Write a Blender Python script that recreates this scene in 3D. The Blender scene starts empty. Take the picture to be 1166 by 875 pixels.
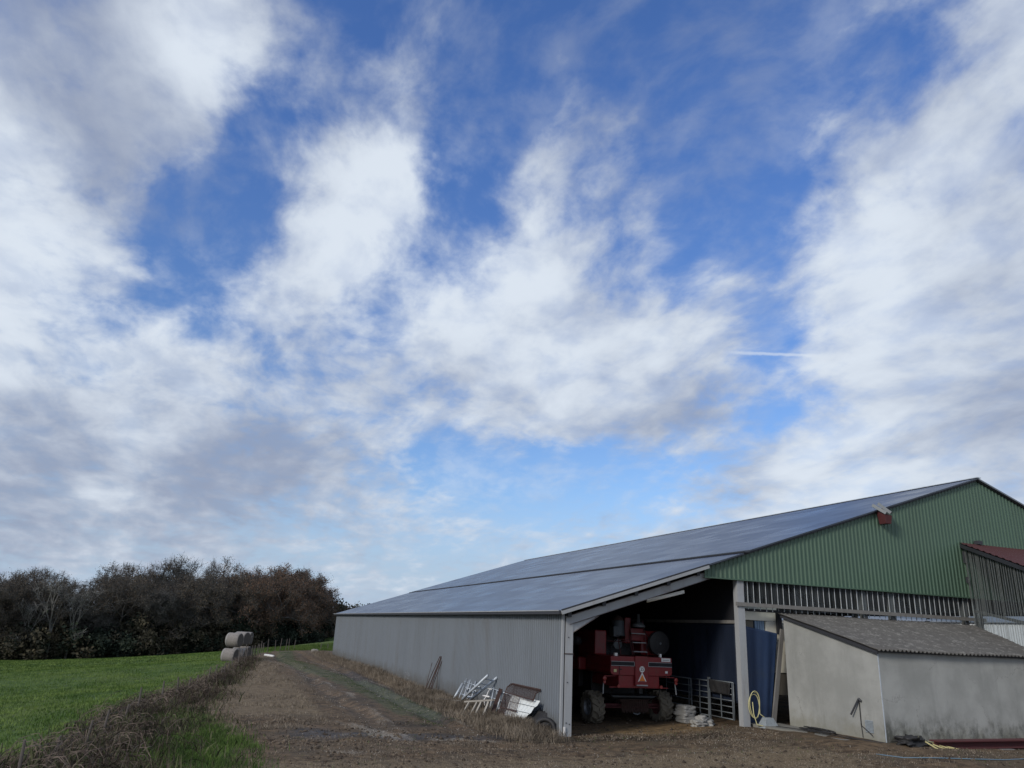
import bpy, math, random
import numpy as np
from mathutils import Vector, Matrix, noise as mn
rnd = random.Random(7)
rng = np.random.default_rng(11)
sc = bpy.context.scene
COL = sc.collection
SUN_E = 2.2
EXPO = 0.0
CL_N = .62
CL_D = (2.95,3.48,4.75)
CL_W = (7.2,7.9,8.8)
CV_A = .30
CV_B = .86
SK_H = (1.0,1.14,1.36)
SK_Z = (.84,1.18,1.80)
CT_A = (0.5483,0.7580,0.3534)
CT_B = (0.6559,0.6748,0.3382)
CAM = (-11.173, -24.674, 3.33)
PITCH, ROLL, YAW = 0.3186587, 0.0479055, 0.3421454

# ------------------------------------------------------------------ materials
def srgb(r, g, b):
    f = lambda c: ((c/255+.055)/1.055)**2.4 if c > 10 else c/255/12.92
    return (f(r), f(g), f(b), 1)

class NT:
    def __init__(s, tree): s.t = tree; s.n = tree.nodes; s.l = tree.links
    def new(s, typ, **kw):
        n = s.n.new(typ)
        for k, v in kw.items(): setattr(n, k, v)
        return n
    def put(s, sock, v):
        if v is None: return
        if isinstance(v, bpy.types.NodeSocket): s.l.new(v, sock)
        else:
            if hasattr(sock.default_value, '__len__') and not hasattr(v, '__len__'): v = [v]*len(sock.default_value)
            if hasattr(sock.default_value, '__len__') and len(v) > len(sock.default_value): v = v[:len(sock.default_value)]
            sock.default_value = v
    def math(s, op, a, b=None, c=None, clamp=False):
        n = s.new('ShaderNodeMath', operation=op, use_clamp=clamp)
        for i, v in enumerate((a, b, c)): s.put(n.inputs[i], v)
        return n.outputs[0]
    def vmath(s, op, a, b=None, c=None):
        n = s.new('ShaderNodeVectorMath', operation=op)
        for i, v in enumerate((a, b, c)):
            if v is not None: s.put(n.inputs[i], v)
        return n.outputs[0]
    def scale(s, a, f):
        n = s.new('ShaderNodeVectorMath', operation='SCALE'); s.put(n.inputs[0], a); s.put(n.inputs[3], f); return n.outputs[0]
    def noise(s, vec, scale, detail=4, rough=.55, dist=0, out=0):
        n = s.new('ShaderNodeTexNoise'); s.put(n.inputs['Vector'], vec)
        n.inputs['Scale'].default_value = scale; n.inputs['Detail'].default_value = detail
        n.inputs['Roughness'].default_value = rough; n.inputs['Distortion'].default_value = dist
        return n.outputs[out]
    def mapping(s, vec, loc=(0,0,0), rot=(0,0,0), scale=(1,1,1)):
        n = s.new('ShaderNodeMapping'); s.put(n.inputs[0], vec)
        n.inputs[1].default_value = loc; n.inputs[2].default_value = rot; n.inputs[3].default_value = scale
        return n.outputs[0]
    def smooth(s, v, a, b, c=0, d=1, typ='SMOOTHSTEP'):
        n = s.new('ShaderNodeMapRange', interpolation_type=typ)
        for i, x in enumerate((v, a, b, c, d)): s.put(n.inputs[i], x)
        return n.outputs[0]
    def mix(s, f, a, b, blend='MIX'):
        n = s.new('ShaderNodeMix', data_type='RGBA', blend_type=blend)
        s.put(n.inputs[0], f); s.put(n.inputs[6], a); s.put(n.inputs[7], b)
        return n.outputs[2]
    def coord(s, which='Object'): return s.new('ShaderNodeTexCoord').outputs[which]
    def attr(s, name): return s.new('ShaderNodeAttribute', attribute_name=name)
    def bump(s, h, strength=.5, dist=.02):
        n = s.new('ShaderNodeBump'); n.inputs['Strength'].default_value = strength; n.inputs['Distance'].default_value = dist
        s.put(n.inputs['Height'], h); return n.outputs[0]

MATS = {}
def newmat(name):
    m = bpy.data.materials.new(name); m.use_nodes = True
    t = NT(m.node_tree); b = m.node_tree.nodes['Principled BSDF']
    MATS[name] = m
    return m, t, b
def mat(name, col, rough=.7, metal=0, var=.25, scale=3, dirt=None, dirt_amt=.5, bump=.0, bscale=40, spec=.5, detail=6, streak=False):
    """painted / bare surface with uneven colour, dirt and fine relief"""
    m, t, b = newmat(name)
    co = t.coord('Object')
    c2 = t.mapping(co, scale=(1,1,.18)) if streak else co
    n = t.noise(c2, scale, detail, .62)
    n2 = t.noise(co, scale*9, 4, .6)
    f = t.math('MULTIPLY_ADD', t.math('SUBTRACT', n, .5), var*2.4, 1)
    f = t.math('MULTIPLY_ADD', t.math('SUBTRACT', n2, .5), var*1.1, f)
    c = t.scale(col[:3], f)
    if dirt:
        k = t.math('MULTIPLY', t.smooth(t.noise(c2, scale*1.7, 8, .7, .4), .48, .72), dirt_amt)
        c = t.mix(k, c, (*dirt[:3], 1))
    t.l.new(c, b.inputs['Base Color'])
    b.inputs['Roughness'].default_value = rough; b.inputs['Metallic'].default_value = metal
    b.inputs['Specular IOR Level'].default_value = spec
    t.put(b.inputs['Roughness'], t.math('MULTIPLY_ADD', t.math('SUBTRACT', n, .5), .3, rough, clamp=True))
    if bump:
        t.l.new(t.bump(t.noise(co, bscale, 6, .65), bump, .02), b.inputs['Normal'])
    return m

DIRT = (.10, .08, .06)
mat('sheet_grey', (.172,.195,.222), .55, 0, .10, .35, DIRT, .25, streak=True)
m = MATS['sheet_grey']; t = NT(m.node_tree); b = m.node_tree.nodes['Principled BSDF']
src = b.inputs['Base Color'].links[0].from_socket; co = t.coord('Object'); sx = t.new('ShaderNodeSeparateXYZ'); t.l.new(co, sx.inputs[0])
nn_ = t.noise(co, 1.3, 8, .7); ns_ = t.noise(t.mapping(co, scale=(1,1,.08)), 3.5, 8, .7)
spl = t.smooth(t.math('ADD', sx.outputs[2], t.math('MULTIPLY', nn_, -1.3)), -.55, .25, 1, 0)
c_ = t.mix(t.math('MULTIPLY', spl, .6), src, (.085,.075,.058,1))
c_ = t.mix(t.math('MULTIPLY', t.smooth(ns_, .52, .70), .30), c_, (.105,.115,.118,1))
c_ = t.mix(t.math('MULTIPLY', t.math('LESS_THAN', t.math('FRACT', t.math('DIVIDE', sx.outputs[1], 1.0)), .016), .45), c_, (.05,.055,.06,1))
t.l.new(c_, b.inputs['Base Color'])
mat('sheet_green', (.070,.126,.086), .5, 0, .07, .3, (.05,.07,.05), .25, streak=True)
mat('steel_paint', (.33,.345,.36), .6, 0, .12, 1.2, (.16,.10,.07), .35, streak=True)
mat('shed_pale', (.68,.70,.70), .7, 0, .1, .5)
mat('steel_edge', (.16,.13,.12), .7, 0, .3, 3, (.08,.04,.03), .5)
mat('galv', (.15,.17,.185), .5, .3, .15, 3, (.2,.18,.16), .3)
mat('galv_pale', (.50,.55,.60), .45, .2, .12, 3, (.25,.22,.2), .4)
mat('dark_steel', (.035,.037,.045), .6, 0, .2, 2)
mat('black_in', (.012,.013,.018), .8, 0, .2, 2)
mat('render_wall', (.33,.34,.33), .92, 0, .08, .7, (.20,.205,.19), .35, bump=.25, bscale=60)
mat('concrete', (.20,.195,.175), .92, 0, .2, 1.2, (.09,.08,.065), .65, bump=.4, bscale=30)
mat('wood_old', (.185,.178,.168), .85, 0, .3, 3, (.09,.075,.06), .5, bump=.3, bscale=30, streak=True)
mat('wood_post', (.105,.092,.084), .9, 0, .35, 3, (.08,.07,.06), .5, bump=.3, bscale=30, streak=True)
mat('wood_pale', (.33,.31,.275), .8, 0, .2, 3, (.16,.12,.09), .5, bump=.2)
mat('wood_dark', (.075,.055,.045), .9, 0, .3, 4, bump=.3)
mat('rust', (.060,.033,.027), .85, 0, .35, 6, (.03,.018,.016), .6, bump=.4, bscale=60)
mat('rust_red', (.085,.020,.022), .75, 0, .25, 3, (.05,.03,.03), .5, bump=.15)
mat('roof_red', (.058,.016,.018), .7, 0, .12, .8, (.07,.03,.03), .4)
mat('combine_red', (.19,.012,.015), .42, 0, .18, 1.6, (.07,.045,.035), .45)
mat('combine_dark', (.018,.020,.024), .6, 0, .3, 3, DIRT, .3)
mat('combine_grey', (.06,.075,.09), .55, .2, .2, 3, (.12,.07,.05), .35)
mat('tyre', (.050,.047,.042), .9, 0, .3, 4, (.17,.14,.10), .75, bump=.3)
mat('tyre_mud', (.17,.15,.115), .95, 0, .35, 5, (.07,.06,.05), .6, bump=.5, bscale=30)
mat('rim_grey', (.30,.32,.34), .5, .3, .2, 4, DIRT, .5)
mat('white_paint', (.75,.74,.72), .5, 0, .05, 4, DIRT, .15)
mat('white_sheet', (.66,.69,.68), .5, 0, .08, 2, (.35,.33,.28), .3)
mat('orange', (.75,.22,.03), .4, 0, .08, 4)
mat('lamp_red', (.24,.035,.03), .35, 0, .1, 4)
mat('tarp_blue', (.020,.043,.105), .55, 0, .2, .9, (.05,.07,.10), .35, bump=.2, bscale=12)
mat('tarp_dark', (.010,.017,.036), .6, 0, .3, 1, bump=.2, bscale=12)
mat('cream', (.80,.77,.66), .7, 0, .07, 1.2, (.35,.33,.27), .3)
mat('brown_panel', (.16,.145,.12), .8, 0, .25, 3, streak=True)
mat('blue_panel', (.22,.32,.46), .6, 0, .15, 3, streak=True)
mat('sack', (.30,.30,.29), .75, 0, .2, 5, (.15,.14,.12), .5, bump=.5, bscale=20)
mat('black_rubber', (.018,.018,.02), .65, 0, .3, 5, (.08,.07,.06), .3)
mat('hose_yellow', (.50,.47,.24), .5, 0, .1, 5, DIRT, .2)
mat('hose_blue', (.12,.20,.27), .5, 0, .1, 5, DIRT, .3)
mat('yellow_metal', (.55,.50,.25), .6, 0, .15, 5, DIRT, .35)
mat('bale', (.235,.215,.200), .95, 0, .35, 6, (.085,.075,.065), .6, bump=1, bscale=22)
mat('bale_end', (.075,.068,.062), .95, 0, .3, 6, (.07,.06,.05), .5, bump=.7, bscale=22)
mat('net_white', (.32,.32,.31), .7)
mat('stone', (.25,.235,.21), .9, 0, .35, 8, (.1,.09,.07), .4, bump=.5)
mat('tube_white', (.88,.88,.84), .4, 0, .05, 3)
mat('wire', (.08,.075,.075), .6, .5, .2, 5)
mat('bark', (.070,.066,.062), .95, 0, .35, 2, (.03,.035,.025), .5, bump=.5, bscale=8)
mat('bark_pale', (.17,.165,.155), .9, 0, .25, 2, (.08,.075,.07), .4, bump=.3, bscale=8)
mat('fibre_cement', (.098,.094,.088), .95, 0, .34, 2.2, (.26,.255,.235), .75, bump=.6, bscale=45, detail=10)
mat('wash_grey', (.30,.34,.37), .5, .2, .2, 6, DIRT, .4)

# foliage materials: colour varies from leaf to leaf and clump to clump
def leafmat(name, a, bcol, scale=.35, rough=.9, trans=.0):
    m, t, b = newmat(name)
    co = t.coord('Object')
    n = t.noise(co, scale, 3, .6); w = t.new('ShaderNodeTexWhiteNoise'); t.put(w.inputs[0], t.vmath('SNAP', co, (.13,.13,.13)))
    oi = t.new('ShaderNodeObjectInfo').outputs['Random']
    f = t.math('ADD', t.smooth(n, .35, .65), t.math('MULTIPLY', t.math('SUBTRACT', w.outputs[0], .5), .8), clamp=True)
    c = t.mix(f, (*a, 1), (*bcol, 1))
    c = t.scale(c, t.math('MULTIPLY_ADD', oi, .5, .75))
    t.l.new(c, b.inputs['Base Color']); b.inputs['Roughness'].default_value = rough
    b.inputs['Specular IOR Level'].default_value = .15
    return m
leafmat('leaf_brown', (.080,.066,.052), (.140,.112,.082))
leafmat('leaf_rust', (.090,.060,.044), (.155,.098,.066))
leafmat('leaf_grey', (.076,.082,.076), (.130,.134,.122))
leafmat('leaf_holly', (.018,.027,.022), (.042,.054,.038))
leafmat('leaf_under', (.050,.048,.036), (.100,.085,.055))
leafmat('straw', (.110,.090,.070), (.275,.232,.182), 1.2)
leafmat('bramble', (.050,.038,.032), (.165,.130,.105), .9)
leafmat('bramble_green', (.055,.065,.032), (.11,.12,.06), .9)
leafmat('blade', (.040,.080,.016), (.125,.178,.048), .45)
leafmat('blade_lush', (.034,.064,.016), (.085,.135,.034), .9)

# clear corrugated plastic
m, t, b = newmat('clear_plastic')
tr = t.new('ShaderNodeBsdfTransparent'); tr.inputs[0].default_value = (.74,.79,.82,1)
b.inputs['Base Color'].default_value = (.22,.25,.27,1); b.inputs['Roughness'].default_value = .25
mx = t.new('ShaderNodeMixShader'); t.l.new(tr.outputs[0], mx.inputs[1]); t.l.new(b.outputs[0], mx.inputs[2])
co = t.coord('Object')
t.put(mx.inputs[0], t.math('MULTIPLY_ADD', t.noise(t.mapping(co, scale=(1,1,.1)), 5, 6, .6), .50, -.14, clamp=True))
t.l.new(mx.outputs[0], t.n['Material Output'].inputs[0])
m, t, b = newmat('plastic_film')
tr = t.new('ShaderNodeBsdfTransparent'); b.inputs['Base Color'].default_value = (.6,.62,.64,1); b.inputs['Roughness'].default_value = .3
mx = t.new('ShaderNodeMixShader'); t.l.new(tr.outputs[0], mx.inputs[1]); t.l.new(b.outputs[0], mx.inputs[2])
t.put(mx.inputs[0], t.smooth(t.noise(t.coord('Object'), 7, 5, .6), .4, .65, .15, .8))
t.l.new(mx.outputs[0], t.n['Material Output'].inputs[0])
mat('plastic_edge_glint', (.50,.53,.54), .4, 0, .25, 8, (.16,.15,.14), .5)
mat('plastic_dull_glint', (.20,.22,.22), .5, 0, .3, 8, (.08,.08,.08), .6)
mat('black_body', (.02,.021,.024), .6, 0, .3, 3)
m, t, b = newmat('glass_dark'); b.inputs['Base Color'].default_value = (.01,.012,.015,1); b.inputs['Roughness'].default_value = .08

# solar roof: dark cells, frame grid, dull film of dust
m, t, b = newmat('solar')
uv = t.new('ShaderNodeUVMap').outputs[0]
sep = t.new('ShaderNodeSeparateXYZ'); t.l.new(uv, sep.inputs[0])     # u along the eave in panels, v up the slope in panels
def line(x, w):
    fr = t.math('FRACT', x); return t.math('ADD', t.math('LESS_THAN', fr, w), t.math('GREATER_THAN', fr, 1-w), clamp=True)
edge = t.math('MAXIMUM', line(sep.outputs[0], .020), line(sep.outputs[1], .045))
cell = t.math('MAXIMUM', line(t.math('MULTIPLY', sep.outputs[0], 10), .03), line(t.math('MULTIPLY', sep.outputs[1], 6), .03))
w = t.new('ShaderNodeTexWhiteNoise', noise_dimensions='3D'); t.put(w.inputs[0], t.vmath('FLOOR', uv))
co = t.coord('Object')
dust = t.noise(t.mapping(co, scale=(1,.25,1)), .9, 7, .65)
base = t.mix(t.math('MULTIPLY', cell, .35), (.026,.038,.070,1), (.10,.11,.13,1))
base = t.mix(t.math('MULTIPLY', edge, .75), base, (.012,.013,.016,1))
base = t.mix(t.smooth(dust, .40, .8, .06, .32), base, (.12,.15,.20,1))
base = t.scale(base, t.math('MULTIPLY_ADD', w.outputs[0], .35, .82))
t.l.new(base, b.inputs['Base Color'])
t.put(b.inputs['Roughness'], t.math('ADD', t.math('MULTIPLY_ADD', dust, .30, .12), t.math('MULTIPLY', w.outputs[0], .10)))
t.l.new(t.bump(t.noise(t.mapping(co, scale=(1,.5,1)), .8, 3, .5), .25, .06), b.inputs['Normal'])
b.inputs['Specular IOR Level'].default_value = .5

# ground: colour from masks stored on the mesh, broken up by noise
m, t, b = newmat('ground')
co = t.coord('Object')
def A(n): return t.attr(n).outputs['Fac']
n1 = t.noise(co, .55, 8, .62); n2 = t.noise(co, 3.2, 8, .65); n3 = t.noise(co, 18, 6, .7); n4 = t.noise(co, .12, 5, .6)
strk = t.noise(t.mapping(co, scale=(1.6,.35,1)), 1.6, 8, .65)
n5 = t.noise(co, .9, 9, .7, .6)
dirt = t.mix(t.smooth(n2, .35, .66), (.060,.045,.032,1), (.175,.132,.090,1))
dirt = t.mix(t.smooth(n1, .42, .62), dirt, (.105,.086,.064,1))
dirt = t.mix(t.math('MULTIPLY', t.smooth(n5, .52, .66), .75), dirt, (.040,.032,.026,1))
dirt = t.mix(t.math('MULTIPLY', t.smooth(n3, .56, .70), .75), dirt, (.29,.235,.175,1))
dirt = t.mix(t.math('MULTIPLY', t.smooth(n3, .30, .42, 1, 0), .6), dirt, (.028,.023,.019,1))
def lay(c, mask, col, lo, hi, n, amt=1):
    f = t.math('MULTIPLY', t.smooth(t.math('ADD', t.math('SUBTRACT', n, .5), mask), lo, hi), amt)
    return t.mix(f, c, col)
wet = t.mix(t.smooth(n2, .4, .6), (.022,.018,.014,1), (.060,.048,.037,1))
c = lay(dirt, A('wet'), wet, .42, .62, n1, .85)
grav = t.mix(t.smooth(n3, .38, .62), (.12,.112,.10,1), (.40,.38,.345,1))
c = lay(c, A('pale'), grav, .45, .66, t.math('MULTIPLY_ADD', n3, .4, t.math('MULTIPLY', strk, .6)), .8)
strawc = t.mix(t.smooth(n3, .35, .65), (.098,.078,.055,1), (.255,.212,.150,1))
c = lay(c, A('straw'), strawc, .42, .62, n2, .9)
sandc = t.mix(t.smooth(n2, .35, .65), (.115,.086,.052,1), (.28,.205,.120,1))
c = lay(c, A('sand'), sandc, .42, .64, n1, .9)
c = t.vmath('MULTIPLY', c, (.97,.89,.79))
gr = t.mix(t.smooth(n2, .35, .68), (.040,.078,.016,1), (.090,.145,.034,1))
gr = t.mix(t.smooth(n4, .42, .60, 0, .55), gr, (.115,.145,.035,1))
gr = t.mix(t.math('MULTIPLY', t.smooth(n5, .50, .66), .6), gr, (.032,.046,.018,1))
gr = t.mix(t.math('MULTIPLY', t.smooth(n3, .55, .75), .4), gr, (.14,.17,.05,1))
c = lay(c, A('grass'), gr, .44, .60, t.math('MULTIPLY_ADD', n3, .4, t.math('MULTIPLY', n2, .6)), 1)
moss = t.mix(t.smooth(n2, .4, .6), (.055,.066,.034,1), (.100,.110,.062,1))
c = lay(c, A('moss'), moss, .45, .70, t.math('MULTIPLY_ADD', n3, .35, t.math('MULTIPLY', strk, .65)), .7)
t.l.new(c, b.inputs['Base Color'])
t.put(b.inputs['Roughness'], t.smooth(A('wet'), .3, .75, .95, .42))
b.inputs['Specular IOR Level'].default_value = .25
t.l.new(t.bump(t.math('ADD', t.math('MULTIPLY', n3, .5), n2), .9, .07), b.inputs['Normal'])

# ------------------------------------------------------------------ object helpers
def tag(o, label=None, cat=None, group=None, kind=None):
    for k, v in (('label', label), ('category', cat), ('group', group), ('kind', kind)):
        if v: o[k] = v
    return o
def empty(name, loc, label, cat, group=None):
    o = bpy.data.objects.new(name, None); o.empty_display_size = .3; COL.objects.link(o); o.location = loc
    return tag(o, label, cat, group)
def V(*a): return Vector(a)
class MB:
    """collects faces (world coordinates) and links them as one mesh object"""
    def __init__(s): s.v = []; s.f = []; s.uv = None
    def quad(s, a, b, c, d): i = len(s.v); s.v += [tuple(a), tuple(b), tuple(c), tuple(d)]; s.f.append((i, i+1, i+2, i+3)); return s
    def tri(s, a, b, c): i = len(s.v); s.v += [tuple(a), tuple(b), tuple(c)]; s.f.append((i, i+1, i+2)); return s
    def box(s, x0, x1, y0, y1, z0, z1, ch=0):
        return s.hull([(x0,y0,z0),(x1,y0,z0),(x1,y1,z0),(x0,y1,z0),(x0,y0,z1),(x1,y0,z1),(x1,y1,z1),(x0,y1,z1)])
    def hull(s, p):
        i = len(s.v); s.v += [tuple(q) for q in p]
        s.f += [tuple(i+k for k in q) for q in ((3,2,1,0),(4,5,6,7),(0,1,5,4),(1,2,6,5),(2,3,7,6),(3,0,4,7))]; return s
    def bar(s, a, b, w, h=None, up=(0,0,1)):
        """rectangular bar from a to b"""
        a = Vector(a); b = Vector(b); h = h or w; d = (b-a).normalized(); u = Vector(up)
        if abs(d.dot(u)) > .98: u = Vector((0,1,0))
        r = d.cross(u).normalized(); u = r.cross(d)
        r = r*w/2; u = u*h/2
        return s.hull([a-r-u, a+r-u, a+r+u, a-r+u, b-r-u, b+r-u, b+r+u, b-r+u])
    def tube(s, pts, r, n=8, cap=True):
        pts = [Vector(p) for p in pts]; rs = r if hasattr(r, '__len__') else [r]*len(pts)
        base = len(s.v); pu = None
        for k, p in enumerate(pts):
            d = (pts[min(k+1, len(pts)-1)]-pts[max(k-1, 0)]).normalized()
            u = pu if pu is not None else (Vector((0,0,1)) if abs(d.z) < .9 else Vector((1,0,0)))
            x = d.cross(u).normalized(); u = x.cross(d).normalized(); pu = u
            for j in range(n):
                an = 2*math.pi*j/n; s.v.append(tuple(p+(x*math.cos(an)+u*math.sin(an))*rs[k]))
        for k in range(len(pts)-1):
            for j in range(n):
                a = base+k*n+j; b_ = base+k*n+(j+1) % n; s.f.append((a, b_, b_+n, a+n))
        if cap: s.f.append(tuple(base+j for j in reversed(range(n)))); s.f.append(tuple(base+(len(pts)-1)*n+j for j in range(n)))
        return s
    def lathe(s, c, axis, prof, n=24):
        """prof: (distance along axis, radius)"""
        c = Vector(c); ax = Vector(axis).normalized(); u = Vector((0,0,1)) if abs(ax.z) < .9 else Vector((1,0,0))
        x = ax.cross(u).normalized(); u = x.cross(ax); base = len(s.v)
        for h, r in prof:
            for j in range(n):
                an = 2*math.pi*j/n; s.v.append(tuple(c+ax*h+(x*math.cos(an)+u*math.sin(an))*r))
        for k in range(len(prof)-1):
            for j in range(n):
                a = base+k*n+j; b_ = base+k*n+(j+1) % n; s.f.append((a, b_, b_+n, a+n))
        s.f.append(tuple(base+j for j in reversed(range(n)))); s.f.append(tuple(base+(len(prof)-1)*n+j for j in range(n)))
        return s
    def build(s, name, m, parent=None, loc=None, smooth=False, bevel=0):
        o0 = Vector(parent_world(parent)) if parent else Vector(loc or (0,0,0))
        me = bpy.data.meshes.new(name)
        me.from_pydata([(x-o0.x, y-o0.y, z-o0.z) for x, y, z in s.v], [], s.f)
        if s.uv:
            L = me.uv_layers.new(name='UVMap'); 
            for lp in me.loops: L.data[lp.index].uv = s.uv[lp.vertex_index]
        me.update()
        me.materials.append(MATS[m])
        o = bpy.data.objects.new(name, me); COL.objects.link(o)
        if parent: o.parent = parent
        else: o.location = o0
        if smooth: me.shade_smooth()
        if bevel:
            bv = o.modifiers.new('bevel', 'BEVEL'); bv.width = bevel; bv.segments = 2; bv.limit_method = 'ANGLE'
        return o
def parent_world(p):
    loc = Vector((0,0,0))
    while p: loc += Vector(p.location); p = p.parent
    return loc
def npmesh(name, verts, faces, m, parent=None, mi=None, mats=None, smooth=False):
    me = bpy.data.meshes.new(name)
    verts = np.asarray(verts, np.float32); faces = np.asarray(faces, np.int32); k = faces.shape[1]
    me.vertices.add(len(verts)); me.vertices.foreach_set('co', verts.ravel())
    me.loops.add(faces.size); me.loops.foreach_set('vertex_index', faces.ravel())
    me.polygons.add(len(faces)); me.polygons.foreach_set('loop_start', np.arange(0, faces.size, k, dtype=np.int32))
    me.update(calc_edges=True)
    for q in (mats or [m]): me.materials.append(MATS[q])
    if mi is not None: me.polygons.foreach_set('material_index', np.asarray(mi, np.int32))
    me.validate()
    if smooth: me.shade_smooth()
    o = bpy.data.objects.new(name, me); COL.objects.link(o)
    if parent: o.parent = parent
    return o
def blades(P, H, W, lean=.4, ang=None):
    """bent grass blades: P (n,3) roots, H heights, W widths -> verts, quads"""
    n = len(P); a = rng.uniform(0, 2*np.pi, n) if ang is None else ang
    side = np.stack([np.cos(a), np.sin(a), np.zeros(n)], 1)*(W/2)[:, None]
    b = rng.uniform(0, 2*np.pi, n); l = rng.uniform(.1, 1, n)*lean*H
    off = np.stack([np.cos(b)*l, np.sin(b)*l, np.zeros(n)], 1)
    up = np.zeros((n, 3)); up[:, 2] = H
    mid = P+up*.55+off*.35; top = P+up*np.sqrt(np.clip(1-(l/np.maximum(H, .01))**2*.5, .1, 1))[:, None]+off
    v = np.stack([P-side, P+side, mid+side*.8, mid-side*.8, top+side*.15, top-side*.15], 1).reshape(-1, 3)
    i = np.arange(n)[:, None]*6
    f = np.concatenate([i+np.array([[0,1,2,3]]), i+np.array([[3,2,4,5]])], 0)
    return v, f
def copy_tree(o, parent=None, only=None):
    c = o.copy(); COL.objects.link(c)
    if parent: c.parent = parent
    for ch in list(CH.get(o.name, [])):
        d = ch.copy(); COL.objects.link(d); d.parent = c
    return c
CH = {}

# ------------------------------------------------------------------ terrain
CP = [(0,0,0),(3.5,3,0),(0,20,0),(0,40,0),(0,57,-.03),(5,12,.02),(7.2,.5,.33),(7.2,8,.30),(7.2,30,.2),(6,3.5,.08),(9,-.3,.38),(9,-4.8,.48),(12,-5,.40),(15,-4.9,.36),
 (20,-5,.36),(20,10,.3),(40,10,.2),(40,50,0),(-4,0,0),(-4,20,0),(-4,40,0),(-3,60,-.05),(-2.5,68,-.12),(-3,76,-.38),(-2,90,-.88),(6,100,-.45),(9,125,-.3),(4,135,-2.1),(12,157,.3),(30,157,2),(60,150,2.5),
 (-14.5,-1,-.3),(-13.6,8,-.3),(-12.4,14,-.3),(-11,24,-.3),(-10,34,-.3),(-8.5,46,-.3),(-6.5,63,-.3),(-16,.6,-.8),(-20,10,-1.1),(-17,30,-1.1),(-11.5,46,-.32),(-14,60,-1.2),
 (-40,106,-4.2),(-27,111,-3.8),(-10.7,122,-2.8),(-30,50,-2.3),(-40,20,-1.9),(-60,60,-3.3),(-60,-10,-2),(-28,-20,-.9),(-4,-7,.0),(-11,-9,.0),(5,-9,.2),(14,-8,.38),
 (-11,-25,1.62),(-11,-18,.9),(-5,-25,1.5),(-18,-24,1.0),(5,-22,.9),(15,-20,.9),(28,-20,1),(8,72,-.15),(30,75,-.3),(60,60,0),(60,0,.2),(-60,-60,-1),(60,-60,1),(0,-60,1.4),
 (-80,120,-4.5),(-40,160,-3),(0,180,-1),(80,180,3),(-120,40,-4)]
CP = np.array(CP, float); CP[:, :2] /= 10
def _phi(r2): return .5*r2*np.log(r2+1e-9)
_n = len(CP); _K = _phi(((CP[:, None, :2]-CP[None, :, :2])**2).sum(-1))+np.eye(_n)*.02
_P = np.concatenate([np.ones((_n, 1)), CP[:, :2]], 1)
_S = np.linalg.solve(np.block([[_K, _P], [_P.T, np.zeros((3, 3))]]), np.concatenate([CP[:, 2], [0, 0, 0]]))
def fence_x(y): return np.interp(y, [-30,-3,0,8,14,24,34,46,63,74,80], [-17,-14.7,-14.4,-13.7,-12.6,-11.1,-10,-8.6,-6.5,-2.0,-1.0])
def vnoise(x, y, s, seed=0, octs=4):
    """cheap value noise, numpy"""
    tot = np.zeros(np.shape(x)); amp = 1; norm = 0
    for o in range(octs):
        X = np.asarray(x)/s; Y = np.asarray(y)/s; xi = np.floor(X).astype(np.int64); yi = np.floor(Y).astype(np.int64)
        fx = X-xi; fy = Y-yi; fx = fx*fx*(3-2*fx); fy = fy*fy*(3-2*fy)
        def h(a, b):
            k = (a*374761393+b*668265263+(seed+o)*982451653) & 0x7fffffff
            k = ((k ^ (k >> 13))*1274126177) & 0x7fffffff
            return ((k ^ (k >> 16)) & 0xffff)/65535.
        tot += amp*((h(xi, yi)*(1-fx)+h(xi+1, yi)*fx)*(1-fy)+(h(xi, yi+1)*(1-fx)+h(xi+1, yi+1)*fx)*fy)
        norm += amp; amp *= .5; s = s/2
    return tot/norm
def sstep(x, a, b): t_ = np.clip((x-a)/(b-a), 0, 1); return t_*t_*(3-2*t_)
def ground(x, y, detail=True):
    x = np.asarray(x, float); y = np.asarray(y, float)
    xc = np.clip(x, -120, 90); yc = np.clip(y, -60, 185); shp = xc.shape
    q = np.stack([xc.ravel(), yc.ravel()], 1)/10
    z = _S[_n]+q@_S[_n+1:]
    for i in range(_n): z = z+_S[i]*_phi(((q-CP[i, :2])**2).sum(1))
    z = z.reshape(shp)
    d = np.maximum(np.maximum(x-90, -120-x), np.maximum(y-185, -60-y)); z = z*(1-sstep(d, 0, 400)*1)+(-1)*sstep(d, 0, 400)
    if detail:
        inside = sstep(x, -.1, .3)*sstep(y, -.6, .8)*sstep(42-x, 0, 1)*sstep(57-y, 0, 1)
        yard = 1-inside*.85
        fx = fence_x(y); fld = sstep(fx-.5-x, 0, 1.5)
        z = z+(vnoise(x, y, 1.1, 1, 5)-.5)*.10*yard*(1-fld*.3)+(vnoise(x, y, .35, 5, 3)-.5)*.045*yard*(1-fld*.5)
        # wheel ruts along the track
        on = sstep(y, -1, 4)*(1-sstep(y, 66, 72))
        for rx in (-5.6, -3.0):
            w = (vnoise(y, y*0+rx, 7, 3, 2)-.5)*.6
            z = z-(.07+.10*vnoise(x, y, 2.5, 71, 2))*np.exp(-((x-rx-w)/.33)**2)*on+.05*np.exp(-((x-rx-w-.5)/.2)**2)*on
        # heap of dead grass along the wall
        heap = np.exp(-((x+1.0)/.55)**2)*(sstep(y, -.9, .6))*(1-sstep(y, 50, 58))
        z = z+heap*(.10+.16*vnoise(x, y, 1.7, 9, 3))*(1-.5*sstep(y, 9, 14))
        z = z+.16*fld*(vnoise(x, y, 5, 21, 4)-.5)
        # churned clods across the mouth of the track
        z = z+np.exp(-((y+.5)/1.6)**2)*sstep(-x, 1.0, 3)*sstep(x, -10, -8)*(vnoise(x, y, .5, 31, 3)-.45)*.14
    return z
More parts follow.
